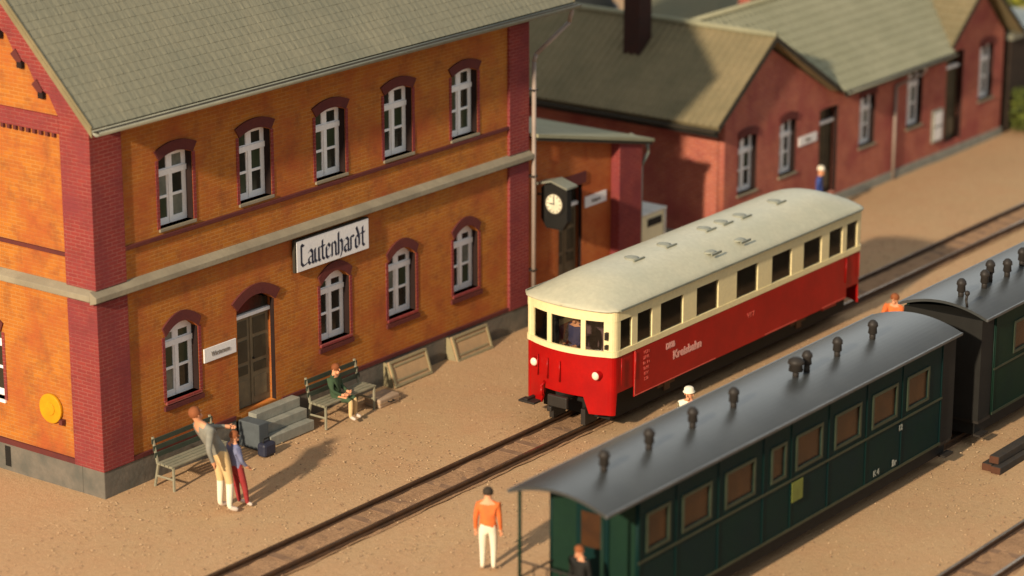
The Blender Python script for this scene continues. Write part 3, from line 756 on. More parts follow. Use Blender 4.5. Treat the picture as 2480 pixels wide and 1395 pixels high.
door(AN, *ADOOR, .02, yw=.05, depth=.16, arch=False)
MB().box(ADOOR[0] - .52, ADOOR[0] + .52, .015, .05, 2.62, 2.86).build('door_lintel', M['darktrim'], AN)
MB().prism([(.06, aroof(.06)), (ax1 + .3, aroof(ax1 + .3)), (ax1 + .3, aroof(ax1 + .3) - .07), (.06, aroof(.06) - .07)], 1, -.28, 4.4).build('roof', M['roof3'], AN)
MB().prism([(.06, aroof(.06) - .072), (ax1 + .26, aroof(ax1 + .26) - .072), (ax1 + .26, aroof(ax1 + .26) - .14), (.06, aroof(.06) - .14)], 1, -.25, -.21).build('fascia_board', M['darkwood'], AN)
MB().path([(ax1 + .36, .4, 3.18), (ax1 + .36, -.05, 3.05), (ax1 + .30, -.12, 2.85), (ax1 + .08, -.10, 2.6), (ax1 + .06, -.10, .1)], .035, n=8).build('downpipe', M['gutter'], AN, smooth=True)
small_sign(14.83, .107, 2.17, .78, .24, 'small white sign on the annex wall beside the clock', 'Lampen')
ck = empty('platform_clock', (12.72, -.36, 2.60), 'round lit station clock in a black bracket case on the annex', 'clock')
MB().prism([(-.32, -.36), (-.2, -.55), (.2, -.55), (.34, -.36), (.34, .30), (.2, .40), (-.2, .40), (-.32, .30)], 0, .0, .16).build('case', M['black'], ck, bevel=.01)
MB().tube((-.03, -.02, 0), (-.002, -.02, 0), .245, n=28).build('bezel', M['iron'], ck)
dl = MB().tube((-.042, -.02, 0), (-.032, -.02, 0), .20, n=28).build('dial', M['clock'], ck)
MB().box(-.05, -.044, -.032, -.008, -.02, .17).box(-.05, -.044, -.02, .10, -.012, .012).build('hands', M['signt'], dl)
for k in range(12):
    a = k * PI / 6; MB().tube((-.048, -.02 + .165 * math.sin(a), .165 * math.cos(a)), (-.0425, -.02 + .165 * math.sin(a), .165 * math.cos(a)), .016, n=6).build('hour_mark', M['signt'], dl)
MB().prism([(-.40, .36), (0, .47), (.40, .36), (.40, .40), (0, .51), (-.40, .40)], 0, -.12, .26).build('case_roof', M['gutter'], ck)
MB().box(.05, .09, .34, .46, .1, .14).build('bracket', M['iron'], ck)

# cream booth
BT = empty('metal_booth', (16.62, .15, 0), 'cream sheet metal booth with a dark slot window beside the annex', 'booth')
MB().box(0, .98, 0, 1.25, 0, 1.34).build('booth_body', M['booth'], BT, bevel=.03)
MB().box(-.03, 1.01, -.03, 1.28, 1.343, 1.40).build('booth_roof', M['boothrim'], BT, bevel=.015)
MB().box(.28, .84, -.012, -.002, 1.06, 1.24).build('slot_window', M['black'], BT, bevel=.004)
MB().box(.92, .985, -.02, -.002, .1, 1.34).build('corner_strip', M['boothrim'], BT)

# ------------------------------------------------------------------ right hand building (wing, main range, cross gable)
RB = empty('brick_building', (19.6, -.1, 0), 'long low red brick building with two front gables and olive grey roofs', 'building')
def L3(x, y, z): return (x - 19.6, y + .1, z)
def rbx(name, x0, x1, y0, y1, z0, z1, mat, bevel=0):
    return MB().box(x0 - 19.6, x1 - 19.6, y0 + .1, y1 + .1, z0, z1).build(name, mat, RB, bevel=bevel)
WL = [(20.57, 1.12, .80, 1.34), (22.32, 1.18, .74, 1.30)]
DR1 = (24.18, .28, .86, 2.16)
MW = [(26.02, 1.14, .76, 1.26), (28.38, 1.16, .78, 1.46)]
DR2 = (30.45, .36, .90, 2.36)
EW = [(32.18, 1.16, .78, 1.46)]
fr = [arch_poly(x - 19.6, z, w_, h, .06) for x, z, w_, h in WL + MW + EW] + [arch_poly(x - 19.6, z, w_, h, .02) for x, z, w_, h in (DR1, DR2)]
outl = [(0, .22), (13.5, .22), (13.5, 2.80), (12.0, 4.22), (10.3, 2.86), (5.0, 2.80), (4.55, 2.85), (1.70, 4.40), (0, 2.98)]
panel('front_wall', outl, fr, .2, M['redbrick'], RB, lambda u, v, w_: (u, w_, v))
rbx('side_wall', 19.603, 19.8, .103, 7.5, .22, 3.1, M['redbrick'])
rbx('end_wall', 32.9, 33.098, .103, 7.5, .22, 2.8, M['redbrick'])
rbx('plinth', 19.57, 33.16, -.15, 7.5, -.1, .217, M['step'], .012)
rbx('interior_core', 20.1, 32.8, .5, 7.3, .25, 2.7, M['black'])
MB().box(0, 0, 0, 0, 0, 0)
for x, z, w_, h in WL + MW + EW: window(RB, x - 19.6, z, w_, h, .06, ears=.04, sill='band', trim='darktrim', jamb=False)
for x, z, w_, h in (DR1, DR2):
    door(RB, x - 19.6, z, w_, h, .02, depth=.18, arch=False, dark=True)
# wing roof, ridge along Y
rdg = (21.3, 4.64)
def slope_y(name, mat, x0, z0, x1, z1, ya, yb, **k):
    d = Vector((x1 - x0, 0, z1 - z0)); return slope(name, mat, RB, L3(x0, ya, z0), (0, 1, 0), d, yb - ya, d.length, **k)
slope_y('roof_slope', M['roof2'], 18.95, 2.98, rdg[0], rdg[1], -.34, 7.8, row=.26, col=.19, amp=.024, lift=.009)
slope_y('roof_slope', M['roof2'], 24.25, 2.93, rdg[0], rdg[1], -.34, 7.8, row=.26, col=.19, amp=.024, lift=.009)
MB().tube(L3(21.3, -.34, 4.69), L3(21.3, 7.8, 4.69), .075).build('ridge_tiles', M['roof3'], RB, smooth=True)
for (xa, za, xb, zb) in ((18.93, 2.86, 21.3, 4.53), (21.3, 4.53, 24.27, 2.80)):
    mb = MB(); mb.add([L3(xa, -.365, za), L3(xb, -.365, zb), L3(xb, -.365, zb + .13), L3(xa, -.365, za + .13), L3(xa, -.343, za), L3(xb, -.343, zb), L3(xb, -.343, zb + .13), L3(xa, -.343, za + .13)],
           [(0, 1, 2, 3), (7, 6, 5, 4), (0, 4, 5, 1), (1, 5, 6, 2), (2, 6, 7, 3), (3, 7, 4, 0)]); mb.build('verge_board', M['darkwood'], RB)
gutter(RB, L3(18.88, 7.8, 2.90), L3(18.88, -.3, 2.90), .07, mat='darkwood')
rbx('fascia_board', 18.96, 19.0, -.3, 7.7, 2.74, 2.90, M['black'])
# main range roof, ridge along X
d = Vector((0, 2.45, 1.82))
def keep_main(p):
    X = p.x + 19.6
    zw = 4.64 - (X - 21.3) * (4.64 - 2.93) / (24.25 - 21.3)
    zc = 4.48 - abs(X - 31.6) * (4.48 - 2.74) / 2.15
    if X < 24.3 and p.z < zw - .02: return False
    if 29.4 < X < 33.8 and p.z < zc - .02: return False
    return True
slope('roof_slope', M['roof3'], RB, L3(21.5, -.48, 2.86), (1, 0, 0), d, 33.4 - 21.5, d.length, row=.25, col=.22, amp=.010, lift=.018, keep=keep_main)
MB().add([L3(x, y, z) for x, y, z in ((24.28, -.47, 2.83), (29.4, -.47, 2.83), (29.4, 1.9, 4.58), (24.28, 1.9, 4.58), (24.28, -.47, 2.76), (29.4, -.47, 2.76), (29.4, 1.9, 4.51), (24.28, 1.9, 4.51))], [(0, 1, 2, 3), (7, 6, 5, 4), (0, 4, 5, 1), (1, 5, 6, 2), (2, 6, 7, 3), (3, 7, 4, 0)]).build('roof_boarding', M['darkwood'], RB)
slope('roof_slope', M['roof3'], RB, L3(21.5, 4.42, 2.86), (1, 0, 0), (0, -2.45, 1.82), 33.4 - 21.5, d.length - .02, row=.25, col=.22, amp=.010, lift=.018)
MB().tube(L3(21.3, 1.97, 4.72), L3(33.4, 1.97, 4.72), .07).build('ridge_tiles', M['roof3'], RB, smooth=True)
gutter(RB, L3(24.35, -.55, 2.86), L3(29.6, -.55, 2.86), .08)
rbx('fascia_board', 24.3, 29.6, -.47, -.45, 2.70, 2.84, M['darkwood'])
# cross gable at the far end
slope_y('roof_slope', M['roof2'], 29.45, 2.74, 31.6, 4.48, -.36, 3.0, row=.25, col=.2, amp=.010, lift=.02)
slope_y('roof_slope', M['roof2'], 33.75, 2.74, 31.6, 4.48, -.36, 3.0, row=.25, col=.2, amp=.010, lift=.02)
for (xa, za, xb, zb) in ((29.43, 2.62, 31.6, 4.37), (31.6, 4.37, 33.77, 2.62)):
    mb = MB(); mb.add([L3(xa, -.385, za), L3(xb, -.385, zb), L3(xb, -.385, zb + .13), L3(xa, -.385, za + .13), L3(xa, -.363, za), L3(xb, -.363, zb), L3(xb, -.363, zb + .13), L3(xa, -.363, za + .13)],
           [(0, 1, 2, 3), (7, 6, 5, 4), (0, 4, 5, 1), (1, 5, 6, 2), (2, 6, 7, 3), (3, 7, 4, 0)]); mb.build('verge_board', M['darkwood'], RB)
MB().path([L3(28.0, -.58, 2.78), L3(28.0, -.5, 2.62), L3(27.35, -.16, 2.40), L3(27.30, -.16, 2.3), L3(27.30, -.16, .02)], .04).build('downpipe', M['pipe'], RB, smooth=True)
# chimney on the wing roof
cm = MB().box(20.35 - 19.6, 20.85 - 19.6, 2.78 + .1, 3.22 + .1, 3.7, 6.2).build('chimney', M['chimney'], RB)
MB().box(20.30 - 19.6, 20.90 - 19.6, 2.73 + .1, 3.27 + .1, 6.2, 6.32).build('chimney_cap', M['plinth'], cm)
small_sign(23.2, -.1, 1.85, .80, .22, 'small white sign between a window and the door of the red brick building', 'Büro', tsize=.14)
# notice box near the far door
nb = empty('notice_case', (29.52, -.1, .95), 'grey notice case on the wall left of the far dark door', 'notice case')
MB().box(-.22, .28, -.07, -.002, -.42, .42).build('case_body', M['step'], nb, bevel=.01)
MB().box(-.16, .22, -.082, -.072, .02, .36).box(-.16, .22, -.082, -.072, -.36, -.04).build('paper', M['signw'], nb)

# ------------------------------------------------------------------ background behind the right building
S2 = empty('goods_shed', (27.5, 4.6, 0), 'shed with faded felt roof behind the dark tiled wing', 'shed')
MB().prism([(.0, 2.9), (3.6, 4.9), (3.6, 5.0), (.0, 3.0)], 1, .1, 3.6).build('roof', M['bgroof'], S2)
MB().box(.2, 3.4, .3, 3.4, 0, 2.9).build('wall', M['bgwall'], S2)
MB().box(.01, .5, -.35, .0, 2.6, 5.2).build('chimney', M['redbrick'], S2)
TK = empty('storage_tank', (26.6, 9.6, 0), 'dark round tank rising behind the ridge of the wing', 'tank')
MB().lathe((0, 0, 0), [(1.5, 0), (1.55, .1), (1.55, 3.3), (1.3, 3.75), (.8, 4.05), (.1, 4.15)], 28).build('shell', M['tank'], TK, smooth=True)
MB().lathe((0, 0, 3.25), [(1.58, 0), (1.58, .1)], 28).build('hoop', M['iron'], TK, smooth=True)
WS = empty('dark_shed', (33.5, -.2, 0), 'dark walled shed with flat grey roof at the right edge beyond the brick building', 'shed')
MB().box(.0, 3.2, .1, 3.0, 0, 2.5).build('wall', M['bgwall'], WS)
MB().box(-.08, 3.3, .0, 3.1, 2.503, 2.66).build('roof', M['gutter'], WS)
def bush(loc, r, h, n, mats, label, rr=.05, name='bush'):
    b = empty(name, loc, label, 'bush')
    rnd = random.Random(int(loc[0] * 10)); mb = MB()
    for k in range(n):
        a = rnd.uniform(0, 2 * PI); q = rnd.random() ** .5 * r; z = rnd.uniform(.05, 1) * h
        lim = math.sqrt(max(0.05, 1 - (z / h - .35) ** 2)); p = Vector((q * math.cos(a) * lim, q * math.sin(a) * lim, z))
        u = Vector((rnd.uniform(-1, 1), rnd.uniform(-1, 1), rnd.uniform(-.6, .6))).normalized(); v = u.orthogonal().normalized(); s = rr * rnd.uniform(.6, 1.5)
        mb.add([p - u * s, p + v * s * .5, p + u * s, p - v * s * .5], [(0, 1, 2, 3)], rnd.choice((0, 0, 1)))
    tag(mb.build('foliage', mats, b), kind='stuff')
    mb = MB()
    for k in range(7):
        a = rnd.uniform(0, 2 * PI); mb.tube((0, 0, 0), (math.cos(a) * r * .6, math.sin(a) * r * .6, h * rnd.uniform(.5, .85)), .03, .01, 5)
    mb.build('stem', M['twig'], b)
    return b
bush((34.0, -.55, 0), .65, 1.15, 1500, [M['leaf'], M['leafdk']], 'green shrub at the foot of the dark shed by the right edge')
bush((35.2, -.9, 0), .7, 1.3, 1200, [M['leafdk'], M['leaf']], 'darker shrub in front of the dark shed at the right edge')
bush((39.5, 3.8, 0), 2.6, 2.8, 3500, [M['leafy'], M['leaf']], 'yellow green bush above the shed roof in the top right corner', .10)

def pebbles(name, n, region, mat, smin, smax, seed):
    rnd = random.Random(seed); mb = MB(); vs = []; fs = []
    for k in range(n):
        x = rnd.uniform(region[0], region[1]); y = rnd.uniform(region[2], region[3])
        if any(abs(y - yc) < .62 for yc in (-4.3, -10.07, -13.68)) and rnd.random() < .5: continue
        if y > -.05 and x < 34 and x > -.1: continue
        s_ = rnd.uniform(smin, smax); a = rnd.uniform(0, 6.28); o = len(vs); z = rnd.uniform(.008, .03)
        for i in range(4): vs.append((x + s_ * math.cos(a + i * 1.57) * rnd.uniform(.7, 1.3), y + s_ * math.sin(a + i * 1.57) * rnd.uniform(.7, 1.3), z - s_ * .5))
        vs.append((x, y, z + s_ * .45)); fs += [(o, o + 1, o + 4), (o + 1, o + 2, o + 4), (o + 2, o + 3, o + 4), (o + 3, o, o + 4)]
    tag(mb.add(vs, fs).build(name, mat), kind='stuff')
M['stone1'] = plain('pale_grit', (.50, .36, .21), (.44, .30, .17), 9, .9); M['stone2'] = plain('dark_grit', (.26, .17, .10), (.34, .20, .12), 9, .9)
pebbles('pale_grit', 9000, (-4, 36, -16, 0), M['stone1'], .008, .022, 3)
pebbles('dark_grit', 9000, (-4, 36, -16, 0), M['stone2'], .008, .022, 4)

# ------------------------------------------------------------------ railcar
RCX0, RCX1, RCY, HW = 7.78, 16.78, -4.30, 1.0
RA = empty('railcar', (RCX0, RCY, 0), 'red and cream railcar standing on the track in front of the station', 'railcar')
LEN = RCX1 - RCX0; bul = .20; cr = .13
def plan(off=0.0):
    """outline as points with arclength, counter clockwise from front right corner (front = -X end)"""
    pts = []
    hw = HW + off
    def endcurve(sign):
        out = []
        n = 16
        for i in range(n + 1):
            a = -1 + 2 * i / n; y = a * (hw - cr)
            out.append((bul * (1 - a * a) + off, y))
        return out
    f = endcurve(-1)
    front = [(-x, y) for x, y in f]          # y from - to +
    P = []
    # start: right side rear -> front (y=-hw) going -X
    P.append((LEN - cr, -hw)); P.append((cr, -hw))
    for k in range(1, 5):
        a = PI / 2 * k / 5; P.append((cr - (cr + off) * math.sin(a), -(hw - cr) - cr * math.cos(a)))
    P += front
    for k in range(1, 5):
        a = PI / 2 * (1 - k / 5); P.append((cr - (cr + off) * math.sin(a), (hw - cr) + cr * math.cos(a)))
    P.append((cr, hw)); P.append((LEN - cr, hw))
    for k in range(1, 5):
        a = PI / 2 * k / 5; P.append((LEN - cr + (cr + off) * math.sin(a), (hw - cr) + cr * math.cos(a)))
    P += [(LEN + x, y) for x, y in f][::-1]
    for k in range(1, 5):
        a = PI / 2 * (1 - k / 5); P.append((LEN - cr + (cr + off) * math.sin(a), -(hw - cr) - cr * math.cos(a)))
    return P
def arclen(P):
    s = [0]
    for a, b in zip(P, P[1:] + P[:1]): s.append(s[-1] + math.hypot(b[0] - a[0], b[1] - a[1]))
    return s
P0 = plan(); S0 = arclen(P0); TOT = S0[-1]
def at(s, off=0.0):
    s %= TOT
    for i in range(len(P0)):
        if S0[i] <= s <= S0[i + 1] + 1e-9:
            t = (s - S0[i]) / max(1e-9, S0[i + 1] - S0[i]); a = P0[i]; b = P0[(i + 1) % len(P0)]
            x = a[0] + (b[0] - a[0]) * t; y = a[1] + (b[1] - a[1]) * t
            if off:
                # smooth-ish normal
                e = .03; p = at(s - e); q = at(s + e); tx, ty = q[0] - p[0], q[1] - p[1]; l = math.hypot(tx, ty); nx, ny = -ty / l, tx / l
                # outline runs clockwise seen from above here -> outward is the other side
                cx, cy = x - LEN / 2, y
                if nx * cx * .05 + ny * cy < 0 and abs(ny) > .3 or (abs(ny) <= .3 and nx * cx < 0): nx, ny = -nx, -ny
                x += nx * off; y += ny * off
            return (x, y)
    return P0[0]
def band(name, s0, s1, z0, z1, o0, o1, mat, parent, bot=None):
    """wall strip between arclengths, from inner offset o0 to outer offset o1"""
    ss = [s0] + [s for s in S0 if s0 + 1e-4 < s < s1 - 1e-4] + [s1]
    vs = []; fs = []
    for s in ss:
        a = at(s, o0 if abs(o0) > 1e-6 else 0); b = at(s, o1 if abs(o1) > 1e-6 else 0)
        zb = z0 if bot is None else bot(s)
        vs += [(a[0], a[1], zb), (b[0], b[1], zb), (b[0], b[1], z1), (a[0], a[1], z1)]
    n = len(ss)
    for i in range(n - 1):
        for k in range(4): fs.append((i * 4 + k, i * 4 + (k + 1) % 4, i * 4 + 4 + (k + 1) % 4, i * 4 + 4 + k))
    fs += [(0, 1, 2, 3), (4 * n - 1, 4 * n - 2, 4 * n - 3, 4 * n - 4)]
    return MB().add(vs, fs).build(name, mat, parent)
# helper: arclength of side positions
sR = lambda X: S0[0] + (LEN - cr - (X - RCX0))            # right side (towards camera) runs rear -> front
i_fl = [i for i, p in enumerate(P0) if abs(p[1] - HW) < 1e-6 and p[0] < 1][0]
sLft = lambda X: S0[i_fl] + ((X - RCX0) - cr)
i_f0 = [i for i, p in enumerate(P0) if p[0] <= 0.0001 and abs(p[1] + (HW - cr)) < 1e-6][0]
def sF(y):   # front, y local
    best = min((abs(P0[i][1] - y), i) for i in range(len(P0)) if P0[i][0] < .02)
    # interpolate
    for i in range(i_f0, i_f0 + 16):
        a, b = P0[i][1], P0[i + 1][1]
        if a <= y <= b: return S0[i] + (S0[i + 1] - S0[i]) * (y - a) / (b - a)
    return S0[best[1]]
i_r0 = [i for i, p in enumerate(P0) if p[0] >= LEN - .0001 and abs(p[1] - (HW - cr)) < 1e-6][0]
def sB(y):
    for i in range(i_r0, i_r0 + 16):
        a, b = P0[i][1], P0[i + 1][1]
        if b <= y <= a: return S0[i] + (S0[i + 1] - S0[i]) * (a - y) / (a - b)
    return S0[i_r0]
def botcurve(s):
    x, y = at(s)
    if x < .10 or x > LEN - .10:
        return .42 if abs(y) > .48 else .74
    if x < .62 or x > LEN - .62: return .84
    return .80
body = band('body', 0.0001, TOT - .0001, .62, 1.545, -.04, 0, M['red'], RA, bot=botcurve)
# long skirt panels
for (a, b, nm) in ((8.43, 16.15, 'R'), ):
    band('skirt_panel', sR(b), sR(a), .64, 1.535, .002, .020, M['red'], RA)
    band('skirt_panel', sLft(a), sLft(b), .64, 1.535, .002, .020, M['red'], RA)
band('waist_strip', 0.0001, TOT - .0001, 1.548, 1.655, -.04, .022, M['cream'], RA)
band('cantrail', 0.0001, TOT - .0001, 2.225, 2.42, -.04, .012, M['cream'], RA)
# windows list as arclength ranges
wins = []
for a, b in ((7.99, 8.36), (8.54, 9.02), (9.30, 10.06), (10.52, 11.28), (11.93, 12.70), (13.22, 13.96), (14.42, 15.12), (15.42, 15.95), (16.12, 16.55)):
    wins.append((sR(b), sR(a))); wins.append((sLft(a), sLft(b)))
for a, b in ((-.80, -.47), (-.38, .28), (.38, .80)): wins.append((sF(a), sF(b)))
for a, b in ((.80, .47), (.38, -.28), (-.38, -.80)): wins.append((sB(a), sB(b)))
wins.sort()
cur = .0001
for a, b in wins:
    band('window_pillar', cur, a, 1.657, 2.222, -.04, .005, M['cream'], RA); cur = b
band('window_pillar', cur, TOT - .0001, 1.657, 2.222, -.04, .005, M['cream'], RA)
for a, b in wins: band('window_glass', a + .002, b - .002, 1.658, 2.221, -.028, -.022, M['glass'], RA)
# roof: domed at the ends
def car_roof():
    off = .055; n = 24; vs = []; fs = []; h0 = HW - cr
    def halfw(x):          # x inside the plan outline grown by off
        if x >= cr: return HW + off
        if x >= 0:
            R_ = cr + off; return h0 + math.sqrt(max(0, R_ * R_ - (cr - x) ** 2)) if (cr - x) < R_ else h0
        # bow: blend from corner to nose
        return None
    xs = []
    a0 = -(bul + off)
    for k in range(9): xs.append(a0 + (bul + off) * (1 - math.cos(PI / 2 * k / 8)) * 1.0)
    xs += [cr * .35, cr * .7, cr * 1.0, .3, .5, .75, 1.0, 1.3, 1.6]
    prof = []
    for x in xs:
        if x < 0:
            t = (x - a0) / (bul + off); y = (h0 + .115) * math.sqrt(max(0, t)) ** 1.0 if t < 1 else h0
            y = max(.02, (h0 + .11) * (1 - (1 - t) ** 1.9) ** .62)
        else: y = halfw(x)
        prof.append((x, y))
    # keep monotone
    m_ = 0; pr2 = []
    for x, y in prof: m_ = max(m_, y); pr2.append((x, m_))
    mid = [(1.6 + (LEN - 3.2) * k / 16, HW + off) for k in range(1, 16)]
    allp = pr2 + mid + [(LEN - x, y) for x, y in pr2[::-1]]
    for x, hw in allp:
        xe = min(x - a0, LEN - a0 - x); endf = 1 - max(0, 1 - xe / 1.5) ** 2.2
        for k in range(n + 1):
            a = -1 + 2 * k / n; aa = hw * a / (HW + off)
            crown = .40 * max(0, (1 - abs(a) ** 2.3)) * (.10 + .90 * endf)
            vs.append((x, hw * a, 2.445 + crown))
    W = n + 1; mX = len(allp) - 1
    for i in range(mX):
        for k in range(n): fs.append((i * W + k, i * W + k + 1, (i + 1) * W + k + 1, (i + 1) * W + k))
    o = len(vs); vs2 = [(v[0], v[1], 2.424) for v in vs]; fs2 = [tuple(j + o for j in f) for f in fs]; edge = []
    per = [k for k in range(W)] + [i * W + n for i in range(1, mX + 1)] + [mX * W + k for k in range(n - 1, -1, -1)] + [i * W for i in range(mX - 1, 0, -1)]
    for a, b in zip(per, per[1:] + per[:1]): edge.append((a, b, b + o, a + o))
    return MB().add(vs + vs2, fs + fs2 + edge).build('roof', M['carroof'], RA, smooth=True)
rf = car_roof()
band('rain_strip', sR(16.6), sR(7.9), 2.425, 2.462, .062, .085, M['lipgrey'], RA)
band('rain_strip', sLft(7.9), sLft(16.6), 2.425, 2.462, .062, .085, M['lipgrey'], RA)
src = None
for X, Y in ((9.71, -4.35), (10.83, -4.33), (12.24, -4.32), (12.84, -4.33), (13.47, -4.36), (14.8, -4.34), (11.38, -5.0), (12.43, -5.0)):
    a = (Y - RCY) / (HW + .06); z = 2.445 + .40 * (1 - abs(a) ** 2.3)
    if src is None:
        o = src = MB().lathe((0, 0, 0), [(.135, -.02), (.14, .012), (.10, .018), (.04, .020)], 18).build('roof_vent', M['ventgrey'], RA, smooth=True)
        MB().box(-.17, .17, -.19, -.158, -.02, .022).build('vent_shadow_lip', M['lipgrey'], o)  # grey lip drawn in place of the crescent shadow below the vent
    else:
        o = src.copy(); COL.objects.link(o)
        for ch in src.children: c2 = ch.copy(); COL.objects.link(c2); c2.parent = o
    o.location = (X - RCX0, Y - RCY, z)
# underframe, floor, seats
MB().box(.25, LEN - .25, -.76, .76, .24, .80).build('underframe', M['black'], RA)  # black and deepened, to stand in for the shade under the railcar
MB().box(.06, LEN - .06, -.93, .93, .90, .96).build('floor', M['black'], RA)
MB().box(.02, LEN - .02, -.95, .95, 2.38, 2.40).build('ceiling', M['seat'], RA)
for x in (1.6, 2.5, 3.4, 4.3, 5.2, 6.1, 7.0):
    for s in (-1, 1): MB().box(x, x + .10, s * .85 if s < 0 else .18, -.18 if s < 0 else .85, .963, 1.85).box(x - .30, x - .002, s * .85 if s < 0 else .18, -.18 if s < 0 else .85, 1.15, 1.30).build('seat', M['seat'], RA, bevel=.02)
MB().box(1.2, 1.24, -.93, .25, .963, 2.375).build('partition', M['seat'], RA)
MB().box(.12, .30, .25, .85, .963, 1.5).build('driver_desk', M['iron'], RA)
# axles and wheels
for x in (2.1, 6.9):
    for s in (-1, 1):
        wl = MB().tube((x, s * .30, .43), (x, s * .42, .43), .30, n=24).build('wheel', M['rust'], RA, bevel=.01)
        MB().tube((x, s * .42, .43), (x, s * .47, .43), .10, n=12).build('hub', M['iron'], wl)
        MB().box(x - .30, x + .30, s * .72 - .05, s * .72 + .05, .42, .52).box(x - .10, x + .10, s * .72 - .07, s * .72 + .07, .33, .60).build('axle_box', M['rust'], RA, bevel=.01)
MB().box(7.55, 8.1, -.95, -.82, .55, .76).build('tool_box', M['red'], RA, bevel=.01)
MB().tube((5.2, -.5, .38), (6.2, -.5, .38), .16, n=14).build('air_tank', M['iron'], RA, smooth=True)
MB().box(3.0, 4.6, -.75, -.2, .22, .52).build('engine_case', M['black'], RA, bevel=.03)
# front gear
for xs_, sg_ in ((0, -1), (LEN, 1)):
    e = sg_ * (bul)
    MB().tube((xs_ + sg_ * -.2, 0, .62), (xs_ + sg_ * .34, 0, .62), .06).box(min(xs_ + sg_ * .30, xs_ + sg_ * .38), max(xs_ + sg_ * .30, xs_ + sg_ * .38), -.22, .22, .50, .72).build('coupler', M['iron'], RA, bevel=.02)
    MB().box(*sorted((xs_ + sg_ * .02, xs_ + sg_ * .42)), .10, .20, .40, .50).build('coupling_hook', M['iron'], RA, bevel=.015)
    for s in (-1, 1):
        MB().box(*sorted((xs_ - sg_ * .35, xs_ + sg_ * .05)), s * .36 - .05, s * .36 + .05, .14, .45).build('rail_guard', M['iron'], RA, bevel=.01)
        hx = xs_ + sg_ * (bul * (1 - (.70 / .87) ** 2))
        hl = MB().tube((hx - sg_ * .03, s * .70, 1.19), (hx + sg_ * .075, s * .70, 1.19), .095, .085, n=18).build('headlight', M['cream' if False else 'red'], RA, smooth=False)
        MB().ball((hx + sg_ * .07, s * .70, 1.19), .078, 14, 8, (.6, 1, 1)).build('lens', M['lens'], hl, smooth=True)
MB().box(-.32, -.02, .72, .80, .44, .50).box(-.34, -.10, .55, .92, .42, .46).build('step_board', M['iron'], RA, bevel=.01)
# front details: destination marks, grab rails, handrail ridges
MB().box(-.10, -.03, -.90, -.86, 1.72, 1.80).box(-.10, -.03, -.90, -.86, 1.90, 2.04).build('mirror_bracket', M['iron'], RA)
for y in (.35, .05, .62): MB().tube((-.03 - bul * (1 - (y / .87) ** 2), y, .95), (-.03 - bul * (1 - (y / .87) ** 2), y, 1.35), .014, n=6).build('grab_rail', M['red'], RA, smooth=True)
MB().path([(-.12, .45, .86), (-.26, .44, .80), (-.28, .42, .62)], .03, n=6).build('brake_hose', M['red'], RA, smooth=True)
for X in (8.46, 8.0, 16.1, 16.62): MB().tube((X - RCX0, -HW - .03, .98), (X - RCX0, -HW - .03, 1.50),   .010, n=6).build('door_rail', M['red'], RA, smooth=True)
# writing on the side
def side_text(body_, X, z, size, mat, bold=.004, sx=1.0):
    text('lettering', body_, size, M[mat], RA, face_front(X - RCX0, -HW - .024, z), depth=.002, bold=bold, sx=sx)
side_text('DKB', 9.62, 1.33, .15, 'pinkprint', .010)
side_text('Kreisbahn', 10.20, 1.10, .22, 'pinkprint', .010, 1.1)
side_text('VT 7', 12.45, 1.22, .13, 'redprint', .006)
for k in range(6): side_text(('14,2 t', '28 Pl.', 'Br. 9 t', 'Bsf K', 'REV', '7.56')[k], 8.82, 1.42 - .105 * k, .085, 'redprint', .002)
band('edge_line', sR(11.2), sR(8.44), .645, .665, .0205, .024, M['redprint'], RA)
band('edge_line', sR(8.46), sR(8.435), .67, 1.53, .0205, .024, M['redprint'], RA)
band('edge_line', sR(14.2), sR(13.0), .655, .675, .0205, .024, M['redprint'], RA)
band('edge_line', sR(16.1), sR(15.2), .655, .675, .0205, .024, M['redprint'], RA)

